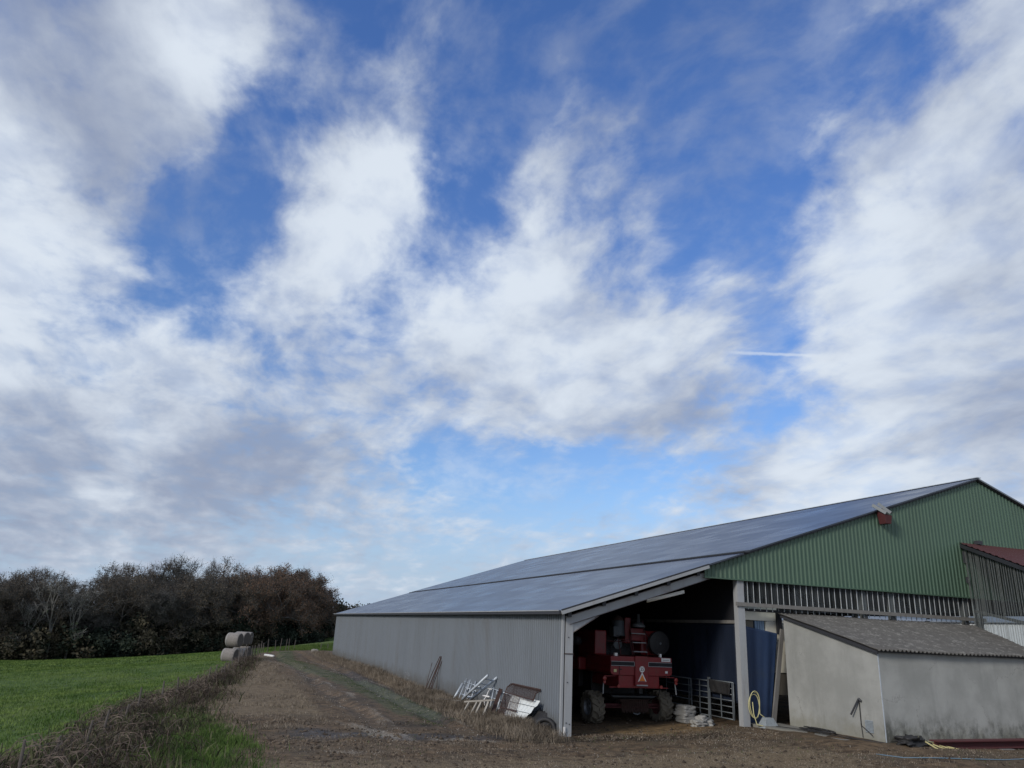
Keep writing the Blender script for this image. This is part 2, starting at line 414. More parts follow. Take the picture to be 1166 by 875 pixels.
def gz(x, y): return float(ground(np.array([x]), np.array([y]))[0])
def axis(parts):
    out = []
    for a, b, st in parts: out += list(np.arange(a, b, st))
    return np.array(out+[parts[-1][1]])
gx = axis([(-1500,-300,150),(-300,-120,18),(-120,-40,2.5),(-40,-17,.7),(-17,-8,.22),(-8,11,.16),(11,22,.4),(22,60,2.5),(60,300,20),(300,1500,150)])
gy = axis([(-1500,-200,130),(-200,-30,10),(-30,-10,.8),(-10,8,.16),(8,30,.32),(30,80,.8),(80,180,2.5),(180,500,25),(500,3000,250)])
X, Y = np.meshgrid(gx, gy, indexing='ij'); Z = ground(X, Y)
nx, ny = X.shape
# masks
nA = vnoise(X, Y, 2.3, 41, 4)-.5; nB = vnoise(X, Y, .9, 43, 3)-.5
fx = fence_x(Y)
grass = sstep(fx-.9-X+nA*1.2, -.2, .6)
grass = np.maximum(grass, sstep(Y+nA*3, 70, 73.5))
grass = np.maximum(grass, sstep(X, 43, 46))
grass = np.maximum(grass, .95*np.exp(-(((X+11.9+(Y-1)*.12)/1.55)**2+((Y-1.0)/6.5)**2)**2))     # green tuft patch inside the fence
def band(x0, x1, s=.5): return sstep(X, x0-s, x0+s)*(1-sstep(X, x1-s, x1+s))
on = sstep(Y, 2, 8)*(1-sstep(Y, 66, 71))
mid = -4.1+.9*np.sin(Y*.09+.6)
moss = .72*np.exp(-((X-mid+.2)/1.15)**4)*on+.30*np.exp(-((X+2.6)/.5)**2)*on
wob = (vnoise(X*0, Y, 5, 51, 3)-.5)*1.0
pale = (.52*np.exp(-((X-mid+1.55+wob)/.50)**2)+.50*np.exp(-((X-mid-1.25+wob)/.45)**2))*sstep(Y, -2, 0)*(1-sstep(Y, 60, 68))
pale = np.maximum(pale, .70*np.exp(-((X+6.1+(Y-2)*.28)/1.0)**2-((Y-1.8)/4.2)**2))
pale = np.maximum(pale, .66*np.exp(-((X+3.4)/2.4)**2-((Y+.6+(X+3.4)*.12)/.55)**2))
pale = np.maximum(pale, .55*np.exp(-((X+7.4)/1.3)**2-((Y+2.6)/.6)**2))
pale = pale*(.45+.95*vnoise(X, Y*.45, 1.6, 61, 4))
pale = np.maximum(pale, .36*np.exp(-((X-1)/6)**2-((Y+7)/2.5)**2))
wet = .66*np.exp(-((Y+.1+.15*(X+3))/1.2)**2)*band(-9, 6, 1.5)+.58*band(-3.6, -1.9, .5)*sstep(Y, 1, 5)*(1-sstep(Y, 28, 40))+.35*sstep(X, 5, 8)*sstep(-Y, 0, 3)+.45*sstep(X, .2, .6)*sstep(Y, 3, 6)
wet = np.maximum(wet, .46*band(-6.6, -2.0, .8)*sstep(Y, -1, 2)*(1-sstep(Y, 30, 60)))
wet = np.maximum(wet, .62*np.exp(-((X+8.0)/1.6)**2-((Y-1.2)/3.0)**2))
wet = wet*(1-.9*np.exp(-((X-4.5)/2.6)**2-((Y-1.2)/1.6)**2))
straw = .85*band(-1.9, -.05, .4)*sstep(Y, -1.6, -.4)*(1-sstep(Y, 60, 72))+.60*band(-30, -6.6, .8)*sstep(Y, 2.5, 7)*(1-sstep(Y, 60, 70))
straw = np.maximum(straw, .66*np.exp(-((Y+5.8)/3.6)**2)*(1-sstep(X, 5, 9)))
sand = .95*np.exp(-((X-4.4)/3.0)**2-((Y-1.4)/2.0)**2)*sstep(X, -.2, .8)
sand = np.maximum(sand, .45*sstep(X, .3, 1)*(1-sstep(X, 7, 7.4))*sstep(Y, .5, 2))
idx = np.arange(nx*ny).reshape(nx, ny)
F = np.stack([idx[:-1, :-1], idx[1:, :-1], idx[1:, 1:], idx[:-1, 1:]], -1).reshape(-1, 4)
cx = (X[:-1, :-1]+X[1:, 1:]).ravel()/2; cy = (Y[:-1, :-1]+Y[1:, 1:]).ravel()/2
isf = (cx < fence_x(cy)) | (cy > 78) | (np.abs(cx) > 60) | (cy < -60)
ist = (~isf) & (cx > -6.9) & (cx < -1.2) & (cy > 1)
for nm, sel in (('field', isf), ('track', ist), ('ground', ~(isf | ist))):
    f = F[sel]; used, inv = np.unique(f, return_inverse=True); f = inv.reshape(-1, 4)
    VV = np.stack([X.ravel()[used], Y.ravel()[used], Z.ravel()[used]], 1)
    o = npmesh(nm, VV, f, 'ground', smooth=True); o['kind'] = 'structure'
    for an, arr in (('grass', grass), ('moss', moss), ('pale', pale), ('wet', wet), ('straw', straw), ('sand', sand)):
        a = o.data.attributes.new(an, 'FLOAT', 'POINT'); a.data.foreach_set('value', arr.ravel()[used].astype(np.float32))
# ------------------------------------------------------------------ barn
def corr(ax, a0, a1, pitch, const, zb, zt, out, depth, prof=((0,0),(.50,0),(.60,1),(.90,1)), thick=.0):
    """profiled metal sheet standing on a line; out = +1/-1 side the ribs stand proud"""
    mb = MB(); pts = []
    n = int(round((a1-a0)/pitch))
    for k in range(n):
        for q, h in prof: pts.append((a0+(k+q)*pitch, h*depth*out))
    pts.append((a1, 0))
    for (p, h) in pts:
        for z in (zb(p), zt(p)):
            mb.v.append((p, const+h, z) if ax == 'x' else (const+h, p, z))
    for k in range(len(pts)-1):
        mb.f.append((2*k, 2*k+2, 2*k+3, 2*k+1))
    return mb
SL = .33; RX = 20.6; EX = 35.0; BY = 57.0
zr = lambda x: 4.08+SL*x if x <= RX else 10.878-.35*(x-RX)
barn = empty('barn', (0,0,0), 'long farm barn with grey side wall, green gable and blue solar roof', 'barn')
# side wall
corr('y', .12, BY, .2, -.06, lambda y: .02, lambda y: 4.0, -1, .05).build('side_wall', 'sheet_grey', barn)
MB().box(-.10,-.02, .02,.115, .0,4.0).build('corner_trim', 'steel_paint', barn)
# end wall of the left bay, far away, and right side posts
corr('x', 0, EX, .4, BY, lambda x: .0, lambda x: zr(x)-.1, 1, .04).build('back_wall', 'sheet_grey', barn)
# green gable cladding
g = corr('x', 5.66, EX, .2, -.12, lambda x: 5.55, lambda x: zr(x)-.04, -1, .030, prof=((0,0),(.42,0),(.60,1),(.84,1)))
g.build('gable_cladding', 'sheet_green', barn)
MB().box(5.62, EX, -.17, -.10, 5.50, 5.548).build('drip_trim', 'sheet_green', barn)
# edge trims of the green gable
t_ = MB(); t_.bar((5.68,-.18,zr(5.68)-.03), (RX,-.18,zr(RX)-.03), .05, .07); t_.bar((RX,-.18,zr(RX)-.03), (EX,-.18,zr(EX)-.03), .05, .07)
t_.build('verge_trim', 'dark_steel', barn)
# roof: two solar fields with a dark gap between, right slope in sheet
def slope(x0, x1, y0, y1, lift, pv, pu):
    mb = MB(); mb.uv = []
    th = .06
    nxp = max(1, round((x1-x0)/1.0)); 
    P = [(x0,y0),(x1,y0),(x1,y1),(x0,y1)]
    for dz in (-th, 0):
        for (x, y) in P:
            mb.v.append((x, y, zr(x)+lift+dz)); mb.uv.append(((y-y0)/1.68, (x-x0)/1.0))
    mb.f += [(3,2,1,0),(4,5,6,7),(0,1,5,4),(1,2,6,5),(2,3,7,6),(3,0,4,7)]
    return mb
slope(-.28, 7.34, -.32, BY+.2, .03, 1, 1).build('lower_solar_roof', 'solar', barn)
slope(7.66, RX, -.30, BY+.2, .07, 1, 1).build('upper_solar_roof', 'solar', barn)
MB().bar((7.50,-.28,zr(7.5)+.01), (7.50,BY+.2,zr(7.5)+.01), .30, .05).build('roof_step', 'black_in', barn)
r_ = MB(); r_.hull([(RX,-.3,zr(RX)-.02),(EX+.3,-.3,zr(EX+.3)-.02),(EX+.3,BY+.2,zr(EX+.3)-.02),(RX,BY+.2,zr(RX)-.02),(RX,-.3,zr(RX)+.05),(EX+.3,-.3,zr(EX+.3)+.05),(EX+.3,BY+.2,zr(EX+.3)+.05),(RX,BY+.2,zr(RX)+.05)])
r_.build('right_roof', 'sheet_grey', barn)
MB().bar((RX,-.32,zr(RX)+.075), (RX,BY+.2,zr(RX)+.075), .26, .03).build('ridge_cap', 'galv_pale', barn)
# panel edge clips seen as a serrated line at the eave, gutter below
MB().bar((-.33,-.30,3.955), (-.33,BY+.2,3.955), .12, .13).build('gutter', 'dark_steel', barn)
gu = MB(); gu.bar((-.40,-.30,4.01), (-.40,BY+.2,4.01), .03, .035); gu.build('gutter_lip', 'steel_paint', barn)
# verge fascia on the open bay
MB().bar((-.30,-.335,3.945), (5.72,-.335,zr(5.72)-.06), .05, .13).build('fascia', 'steel_paint', barn)
MB().bar((-.30,-.33,4.03), (5.72,-.33,zr(5.72)+.02), .06, .05).build('panel_edge', 'dark_steel', barn)
# portal frames: I-section posts and rafters
def ibeam(a, b, w, h, up, name, m='steel_paint', parent=barn, t=.025):
    a = Vector(a); b = Vector(b); mb = MB(); d = (b-a).normalized(); u = Vector(up); r = d.cross(u).normalized(); u = r.cross(d)
    mb.bar(a, b, .02, h-2*t-.004, u)
    mb.bar(a+u*(h/2-t/2), b+u*(h/2-t/2), w, t, u); mb.bar(a-u*(h/2-t/2), b-u*(h/2-t/2), w, t, u)
    return mb.build(name, m, parent)
# corner post: web faces the viewer
MB().box(.03,.30,.0,.22,-.05,3.85).build('corner_post', 'steel_paint', barn)
MB().box(.0,.33,-.02,.24,2.60,2.63).build('post_plate', 'rust', barn)
for x, z in ((.10,.44),(.22,.40),(.12,1.7),(.13,3.15)):
    MB().lathe((x,-.002,z), (0,-1,0), [(0,.022),(.018,.020)], 6).build('post_bolt', 'dark_steel', barn)
MB().box(.0,.06,-.05,.0,-.02,.32).build('post_foot_stub', 'white_paint', barn)
rf = MB(); rf.bar((.16,.10,3.72), (7.3,.10,3.72+.330*7.14), .18, .27); rf.build('rafter', 'steel_paint', barn)
for dz in (.148, -.148): MB().bar((.16,.10,3.72+dz), (7.3,.10,3.72+dz+.330*7.14), .24, .016).build('rafter_flange', 'steel_edge', barn)
hb = MB()
hb.v = [(.31,.03,3.33),(.31,.03,3.60),(1.25,.03,3.905),(.31,.17,3.33),(.31,.17,3.60),(1.25,.17,3.905)]; hb.f = [(0,2,1),(3,4,5),(0,3,5,2),(2,5,4,1),(1,4,3,0)]
hb.build('haunch', 'steel_paint', barn)
MB().bar((.31,.10,3.32), (1.28,.10,3.905), .22, .016).build('haunch_flange', 'steel_edge', barn)
# purlin ends between rafter and roof
for x in (.12, 1.45, 2.75, 4.10, 5.40):
    MB().box(x-.07, x+.07, -.10, BY, zr(x)-.30, zr(x)-.09).build('purlin', 'dark_steel', barn)
for x in np.arange(8.2, RX, 1.9):
    MB().box(x-.06, x+.06, .05, BY, zr(x)-.26, zr(x)-.07).build('purlin', 'dark_steel', barn)
# frames further in
for y in (8, 16, 24, 32, 40, 48):
    mb = MB(); mb.bar((.2,y,3.5), (RX,y,3.5+.335*RX), .16, .3); mb.bar((RX,y,3.5+.335*RX), (EX,y,zr(EX)-.4), .16, .3)
    mb.build('frame_rafter', 'dark_steel', barn)
    for x in (.16, 7.45, 20.6, 34.8):
        MB().box(x-.10,x+.10,y-.12,y+.12,-.05,zr(x)-.72).build('inner_post', 'steel_paint' if x > 7 else 'dark_steel', barn)
# second post, between the open bay and the clad bays
MB().box(7.13,7.43,-.08,.18,.15,5.60).build('bay_post', 'steel_paint', barn)
for z in (3.95,1.4,2.6): MB().box(7.43,7.47,.0,.06,z,z+.13).build('hinge_lug', 'dark_steel', barn)
# rail and clear sheets
MB().box(7.02,19.95,-.15,-.085,4.56,4.70).build('cladding_rail', 'wood_old', barn)
MB().box(7.44,9.75,.14,.24,4.40,4.50).build('lintel', 'black_in', barn)
cs = corr('x', 7.46, 19.82, .093, .0, lambda x: 4.49, lambda x: 5.62, -1, .022, prof=((0,0),(.25,.7),(.5,1),(.75,.7)))
cl = cs.build('clear_cladding', 'clear_plastic', barn)
rb = MB(); x = 7.62; k = 0
while x < 19.8:
    w = rnd.choice((.022,.026,.034)); dz = rnd.uniform(-.03,.03)
    rb.box(x, x+w, -.040, -.026, 4.44+dz, 5.60); x += .28+rnd.uniform(-.012,.012)
rb.build('sheet_lap_glint', 'plastic_edge_glint', cl)  # sheet overlaps as pale strips, the light on their edges put into the colour
for x, w in ((13.30,.24),(14.80,.26),(18.92,.22),(19.72,.28)):
    MB().box(x, x+w, .03, .22, .3, 5.6).build('timber_post', 'wood_old', barn)
# black partition added to darken the left bay, above and beyond the curtain
MB().box(7.34,7.40,.25,BY-.1,4.02,zr(7.3)-.12).build('bay_blackout', 'black_in', barn)
MB().box(7.34,7.38,9.2,BY-.1,.1,4.02).build('bay_blackout', 'black_in', barn)
MB().bar((7.22,.22,3.98), (7.22,9.5,3.98), .10, .12).build('curtain_beam', 'wood_old', barn)
# dark lining behind the clear cladding: plain black wall deep inside
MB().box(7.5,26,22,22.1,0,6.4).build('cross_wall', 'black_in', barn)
# eave beam on the open right side
MB().box(34.7,35.0,0,BY,5.50,5.72).build('eave_beam', 'dark_steel', barn)
for y in (0, ):
    MB().box(34.7,35.0,y,y+.3,0,5.5).build('inner_post', 'steel_paint', barn)
MB().box(27.5,27.8,0,.2,0,5.5).build('inner_post', 'steel_paint', barn)

# galvanised bracket with a red siren lamp on the gable
s_ = empty('siren_lamp', (14.6,-.17,8.55), 'red box shaped lamp with a grey hood high on the green gable', 'lamp')
MB().bar((14.16,-.20,9.06), (14.46,-.60,8.70), .14, .13).build('hood', 'galv', s_)
MB().bar((14.50,-.20,9.16), (14.72,-.62,8.72), .14, .12).build('hood', 'galv', s_)
bx = MB(); bx.hull([(14.44,-.56,8.28),(14.72,-.56,8.28),(14.70,-.20,8.28),(14.46,-.20,8.28),(14.38,-.60,8.62),(14.76,-.60,8.62),(14.78,-.18,8.80),(14.34,-.18,8.86)])
bx.build('housing', 'rust_red', s_)
MB().box(14.45,14.6,-.18,-.165,8.3,9.0).build('mounting_plate', 'dark_steel', s_)

# tube light under the rafter
tl = empty('tube_light', (3.9,.6,4.62), 'white fluorescent tube light hanging under the barn rafter', 'light')
MB().bar((3.50,.50,4.585), (5.12,.50,5.01), .10, .05).build('tray', 'tube_white', tl)
mb = MB(); mb.tube([(3.51,.50,4.53),(5.13,.50,4.955)], .045, 10); mb.build('tube', 'tube_white', tl, smooth=True)
for x, z in ((3.8,4.68),(4.8,4.94)): MB().tube([(x,.5,z),(x,.45,z+.5)], .008, 5).build('hanger', 'wire', tl)

# lean-to porch with dark red roof on the right
LA = V(19.1,-.25,0); LD = V(-.4538,-.8911,0); LN = V(.8911,-.4538,0)
lt = empty('lean_to_porch', tuple(LA), 'open porch with dark red sheet roof and clear side sheeting against the green gable', 'porch')
zl = lambda s: 7.76-.288*s
zf = lambda s: 4.33-.215*s
def L3(s, z, o=0): p = LA+LD*s+LN*o; return (p.x, p.y, z)
SM = 6.6; mb = MB(); n = 0
zp = lambda y: 7.80-.323*(-y-.25)
for k in range(86):
    for q_, h in ((0,0),(.5,0),(.6,.03),(.9,.03)):
        x = 15.95+(k+q_)*.22; y0 = -.14 if x > 18.95 else (x-19.1)/.5092-.25+.26
        mb.v.append((x, min(y0, -.14), zp(min(y0, -.14))+.03+h)); mb.v.append((x, -6.3, zp(-6.3)+.03+h)); n += 1
for k in range(n-1): mb.f.append((2*k, 2*k+1, 2*k+3, 2*k+2))
mb.build('roof', 'roof_red', lt)
MB().bar(L3(-.1,zl(-.1)-.03,-.12), L3(SM,zl(SM)-.03,-.12), .05, .14).build('verge_board', 'dark_steel', lt)
MB().bar(L3(0,zl(0)-.10,.12), L3(SM,zl(SM)-.10,.12), .10, .12).build('rafter', 'dark_steel', lt)
mb = MB(); n = int(SM/.09)
for k in range(n*4+1):
    s_k = k*.09/4; h = (.0,.014,.02,.014)[k % 4]
    mb.v.append(L3(s_k, zf(s_k), -h)); mb.v.append(L3(s_k, zl(s_k)-.05, -h))
for k in range(n*4): mb.f.append((2*k, 2*k+1, 2*k+3, 2*k+2))
cl2 = mb.build('clear_side_sheet', 'clear_plastic', lt)
mb = MB(); s_k = .08
while s_k < SM-.1:
    w = rnd.choice((.010,.014,.018)); mb.bar(L3(s_k, zf(s_k)+.02, -.035), L3(s_k, zl(s_k)-.12+rnd.uniform(-.06,0), -.035), w, .01, LN); s_k += rnd.choice((.09,.18,.18,.27))
mb.build('sheet_lap_glint', 'plastic_dull_glint', cl2)  # overlaps again as paler strips that paint the light along each edge
MB().bar(L3(-.2,zf(-.2)-.02), L3(SM,zf(SM)-.02), .06, .08).build('flashing', 'roof_red', lt)
MB().bar(L3(0,4.98,.06), L3(SM,4.98-.14*SM,.06), .05, .11).build('side_rail', 'wood_old', lt)
MB().bar(L3(6.5,.3,.06), L3(6.5,zl(6.5)-.1,.06), .15, .15).build('post', 'wood_old', lt)
for z0, z1 in ((7.0,7.5),(6.15,6.40)): MB().box(19.05,19.13,-.26,-.175,z0,z1).build('bracket', 'dark_steel', lt)
MB().box(19.85,20.10,-.40,-.18,7.86,8.02).build('cap', 'dark_steel', lt)

fs = empty('backdrop_shed', (44,30,0), 'pale grey shed added behind the barn to dull the bright band through the clear sheeting', 'shed')  # shed added to tone down the bright sky band seen through the sheets
corr('y', -5, 75, .3, 41.0, lambda y: 0, lambda y: 5.35, -1, .03).build('wall', 'shed_pale', fs)
MB().hull([(40.8,-5.3,5.33),(47,-5.3,6.6),(47,75.3,6.6),(40.8,75.3,5.33),(40.8,-5.3,5.40),(47,-5.3,6.67),(47,75.3,6.67),(40.8,75.3,5.40)]).build('roof', 'sheet_grey', fs)
MB().box(41.1,52,-4.9,-4.8,0,5.3).build('end_wall', 'shed_pale', fs)

# ------------------------------------------------------------------ rendered outbuilding
ob = empty('outbuilding', (9.0,-2.5,0), 'low grey rendered outbuilding with a mossy corrugated fibre cement roof', 'outbuilding')
zs = lambda y: 4.36+.247*(y+.3)
X0, X1, Y0, Y1 = 9.0, 16.9, -4.75, -.30
mb = MB(); mb.hull([(X0,Y0,.0),(X1,Y0,.0),(X1+2.0,Y1,.0),(X0,Y1,.0),(X0,Y0,zs(Y0)-.05),(X1,Y0,zs(Y0)-.05),(X1+2.0,Y1,zs(Y1)-.05),(X0,Y1,zs(Y1)-.05)])
m, t, b = newmat('render_shed')
co = t.coord('Object'); s3 = t.new('ShaderNodeSeparateXYZ'); t.l.new(co, s3.inputs[0]); zz = s3.outputs[2]
n1 = t.noise(co, .7, 8, .6); n2 = t.noise(co, 2.2, 8, .65); n3 = t.noise(t.mapping(co, scale=(1,1,.25)), 2.0, 8, .7)
c = t.mix(t.smooth(n1, .35, .68), (.275,.282,.268,1), (.360,.366,.350,1))
c = t.mix(t.smooth(n3, .50, .72, 0, .30), c, (.195,.202,.192,1))
lowm = t.math('SUBTRACT', 1, t.smooth(t.math('ADD', zz, t.math('MULTIPLY', t.math('SUBTRACT', n2, .5), -1.6)), .35, 1.15))
c = t.mix(t.math('MULTIPLY', lowm, .55), c, (.185,.175,.125,1))
frontm = t.math('LESS_THAN', t.math('SUBTRACT', s3.outputs[1], -2.24), .03)
nm = t.math('MULTIPLY_ADD', t.noise(t.mapping(co, scale=(1,1,.45)), 1.5, 10, .72), .7, t.math('MULTIPLY', t.noise(co, 5, 8, .7), .3))
mold = t.math('MULTIPLY', t.smooth(nm, .44, .62), t.math('MULTIPLY', t.smooth(t.math('ADD', zz, t.math('MULTIPLY', n3, -1.1)), .20, .95, 1, 0), frontm))
vor = t.new('ShaderNodeTexVoronoi', feature='DISTANCE_TO_EDGE'); t.put(vor.inputs['Vector'], t.vmath('MULTIPLY_ADD', t.noise(co, 2.5, 5, .7, 0, 1), (.9,.9,.9), co)); vor.inputs['Scale'].default_value = .33
crk = t.math('MULTIPLY', t.smooth(vor.outputs[0], .0, .006, 1, 0), t.smooth(n1, .48, .56))
c = t.mix(t.math('MULTIPLY', crk, .45), c, (.10,.10,.095,1))
c = t.mix(t.math('MULTIPLY', mold, .80), c, (.050,.052,.044,1))
t.l.new(c, b.inputs['Base Color']); b.inputs['Roughness'].default_value = .93
t.l.new(t.bump(t.math('ADD', t.noise(co, 45, 6, .6), t.math('MULTIPLY', n2, 2)), .25, .02), b.inputs['Normal'])
mb.build('wall', 'render_shed', ob, bevel=.02)
mb = MB(); mb.box(X0-.006,X0+.02,Y0-.006,Y0+.02,.2,zs(Y0)-.08); mb.build('corner_bead', 'galv_pale', ob)
mb = MB(); nseg = int((19.3-(X0-.22))/.177); nn = 14
for k in range(nseg*6+1):
    x = X0-.22+k*.177/6; h = .032*math.cos(2*math.pi*k/6)
    yend = max(Y0-.22, (x-19.1)/.5092-.10) if x > 16.7 else Y0-.22     # cut on the skew where it meets the porch
    yend = min(yend, Y1-.05)
    for j in range(nn):
        y = Y1+.02+(yend-Y1-.02)*j/(nn-1)
        lap = .012*(((Y1-y) % 1.55)/1.55)
        mb.v.append((x, y, zs(y)+h-lap+.02+.012*math.sin(x*1.3+y)))
for k in range(nseg*6):
    for j in range(nn-1): mb.f.append((k*nn+j, k*nn+j+1, (k+1)*nn+j+1, (k+1)*nn+j))
ro = mb.build('roof', 'fibre_cement', ob, smooth=True)
so = ro.modifiers.new('thick', 'SOLIDIFY'); so.thickness = .012; so.offset = -1
MB().bar((X0-.10,Y1,zs(Y1)-.08), (X0-.10,Y0-.12,zs(Y0-.12)-.08), .05, .11).build('bargeboard', 'dark_steel', ob)
MB().bar((X0-.05,Y0-.06,zs(Y0)-.075), (X1,Y0-.06,zs(Y0)-.075), .05, .05).build('eave_shade_strip', 'dark_steel', ob)  # dark strip drawn as the shadow under the roof edge
vg = MB()
for k in range(9): 
    z = .68+k*.042; vg.hull([(8.975,-4.28,z),(8.999,-4.28,z),(8.999,-3.95,z),(8.975,-3.95,z),(8.985,-4.28,z+.03),(8.999,-4.28,z+.03),(8.999,-3.95,z+.03),(8.985,-3.95,z+.03)])
vg.build('vent_grille', 'wash_grey', ob)
wp = empty('standpipe', (8.9,-3.8,.45), 'thin black water pipe with a long lever on the outbuilding wall', 'pipe')
mb = MB(); mb.tube([(8.965,-3.80,1.62),(8.965,-3.80,.86),(8.94,-4.05,.74),(8.9,-4.30,.62)], .014, 6); mb.tube([(8.965,-3.80,.88),(8.965,-3.83,.5)], .010, 6); mb.build('pipe', 'black_rubber', wp)
mb = MB(); mb.bar((8.93,-3.82,1.66), (8.86,-3.50,1.15), .035, .05); mb.tube([(8.93,-3.82,1.68),(8.95,-3.9,1.60)], .035, 8); mb.build('lever', 'dark_steel', wp)

# ------------------------------------------------------------------ cream store room and curtains inside
sr = empty('store_room', (8.6,.6,.3), 'cream and blue board wall inside the barn seen over the blue tarpaulin', 'partition wall')
MB().box(7.5,9.37,.50,.56,4.09,4.66).build('header_board', 'cream', sr)
MB().box(7.5,8.30,.60,.66,.4,4.08).build('brown_board', 'brown_panel', sr)
for k in range(4): MB().box(8.36+k*.115, 8.45+k*.115, .57, .62, 1.0, 4.08).build('blue_slat', 'blue_panel', sr)
MB().box(8.30,8.82,.63,.66,.9,4.08).build('slat_back', 'tarp_dark', sr)
MB().box(8.83,9.85,.51,.58,2.2,4.07).build('cream_board', 'cream', sr)
MB().box(8.95,9.85,.55,.59,1.4,2.2).build('lower_board', 'brown_panel', sr)

def cloth(p00, p10, p11, p01, nu, nv, amp, folds, seed, name, m, label, cat, normal=(0,-1,0), thick=.008):
    """cloth between bottom-left, bottom-right, top-right, top-left with vertical folds"""
    vv = []; ff = []; N_ = Vector(normal); r = random.Random(seed); ph = [r.uniform(0, 6) for _ in range(4)]
    for i in range(nu+1):
        u = i/nu
        for j in range(nv+1):
            v = j/nv
            p = Vector(p00).lerp(Vector(p10), u).lerp(Vector(p01).lerp(Vector(p11), u), v)
            w = math.sin(u*folds*6.28+ph[0]+.6*math.sin(v*3+ph[1]))*.6+math.sin(u*folds*2.3*6.28+ph[2]+v)*.3+.4*mn.noise(Vector((u*5, v*6, seed)))
            vv.append(tuple(p+N_*w*amp*(1.15-.6*v)))
    for i in range(nu):
        for j in range(nv): a = i*(nv+1)+j; ff.append((a, a+nv+1, a+nv+2, a+1))
    mb = MB(); mb.v = vv; mb.f = ff
    o = mb.build(name, m, loc=p00, smooth=True); s = o.modifiers.new('thick', 'SOLIDIFY'); s.thickness = thick
    return tag(o, label, cat)
cloth((7.52,.32,.40),(8.66,.32,.36),(9.20,.32,3.64),(7.62,.32,3.86), 60, 40, .035, 1.6, 3, 'tarpaulin', 'tarp_blue', 'bright blue tarpaulin stretched from the grey post to a leaning pole', 'tarpaulin')
tag(MB().bar((8.66,.22,.28), (9.36,.22,3.80), .17, .07, (0,1,0)).build('timber_pole', 'wood_old', loc=(8.66,.22,.28)), 'grey timber pole leaning at the edge of the blue tarpaulin', 'pole')
tag(MB().box(9.24,9.44,.30,.42,3.6,4.42).build('steel_stub', 'black_in', loc=(9.3,.36,3.6)), 'short black upright above the leaning timber pole', 'post')
cloth((7.24,9.2,1.05),(7.24,.30,1.10),(7.24,.30,3.93),(7.24,9.2,3.95), 90, 20, .03, 7, 8, 'curtain', 'tarp_dark', 'dark navy sheeting curtain hung behind the cattle gates inside the barn', 'curtain', normal=(-1,0,0))

# ------------------------------------------------------------------ cattle gates
def gate(y0, y1, z0, h, rails, label, cat='gate', x=7.12, brace=True):
    e = empty('cattle_gate', (x,(y0+y1)/2,z0), label, cat, 'galvanised cattle gates')
    r_ = .022
    mb = MB(); mb.tube([(x,y0,z0),(x,y0,z0+h)], r_, 8); mb.tube([(x,y1,z0),(x,y1,z0+h)], r_, 8); mb.tube([(x,y0,z0+h),(x,y1,z0+h)], r_, 8); mb.tube([(x,y0,z0),(x,y1,z0)], r_, 8)
    mb.build('frame', 'galv', e, smooth=True)
    for k in range(1, rails):
        z = z0+h*k/rails; mb = MB(); mb.tube([(x,y0,z),(x,y1,z)], .017, 8); mb.build('rail', 'galv', e, smooth=True)
    for yy in ((y0*.97+y1*.03), (y0+y1)/2, (y0*.03+y1*.97)):
        MB().box(x-.035,x-.018,yy-.025,yy+.025,z0,z0+h).build('stile', 'galv', e)
    return e
gate(.42, 1.95, .52, 1.28, 6, 'galvanised cattle gate next to the grey post with a black rubber mat over it')
gate(1.98, 3.20, .50, 1.26, 6, 'galvanised cattle gate in the middle, behind the folded white bags')
gate(3.25, 6.9, .45, 1.30, 5, 'long galvanised cattle gate farthest inside beside the red combine')
for y, l in ((1.96,'square steel gate post standing where the near cattle gates meet'),):
    tag(MB().box(7.06,7.14,y-.05,y+.03,.25,1.9).build('gate_post', 'galv', loc=(7.1,y,.25)), l, 'post')
cloth((7.06,1.80,1.38),(7.06,.62,1.34),(7.06,.55,1.78),(7.06,2.05,1.82), 24, 8, .03, 1.5, 5, 'rubber_mat', 'black_rubber', 'black rubber mat folded over the top of the near cattle gate', 'mat', normal=(-1,0,0), thick=.03)

def pillow(c, sx, sy, sz, seed, name, m, label, cat, rot=0, group=None, rough=.1, sub=3, zs_=None):
    import bmesh
    bm = bmesh.new(); bmesh.ops.create_cube(bm, size=2); bmesh.ops.subdivide_edges(bm, edges=bm.edges[:], cuts=6, use_grid_fill=True)
    for v in bm.verts:
        p = v.co; k = (abs(p.x)**3+abs(p.y)**3); sc_ = 1-.10*k*.5
        q = Vector((p.x, p.y, p.z*(1-.35*min(1, (p.x*p.x*p.x*p.x+p.y**4)*.6))))
        nz = mn.noise(Vector((p.x*1.7+seed, p.y*1.7, p.z*1.7)))*rough*2.2+mn.noise(Vector((p.x*4+seed, p.y*4, p.z*4)))*rough
        q *= (1+nz); v.co = Vector((q.x*sx, q.y*sy, q.z*sz))
    me = bpy.data.meshes.new(name); bm.to_mesh(me); bm.free(); me.shade_smooth(); me.materials.append(MATS[m])
    o = bpy.data.objects.new(name, me); COL.objects.link(o); o.location = c; o.rotation_euler.z = rot
    return tag(o, label, cat, group)
lab = ['bottom sack of the white stack beside the gate', 'second sack up in the white stack beside the gate', 'third sack up in the white stack beside the gate', 'fourth sack up in the white stack beside the gate', 'top sack of the white stack beside the gate']
for k in range(5):
    pillow((6.50+rnd.uniform(-.03,.03), 2.75, gz(6.5,2.75)+.07+k*.125), .25, .36, .078, 3+k, 'feed_sack', 'sack', 'white '+lab[k], 'sack', rnd.uniform(-.15,.15), 'white feed sacks stacked by the gate', .04)
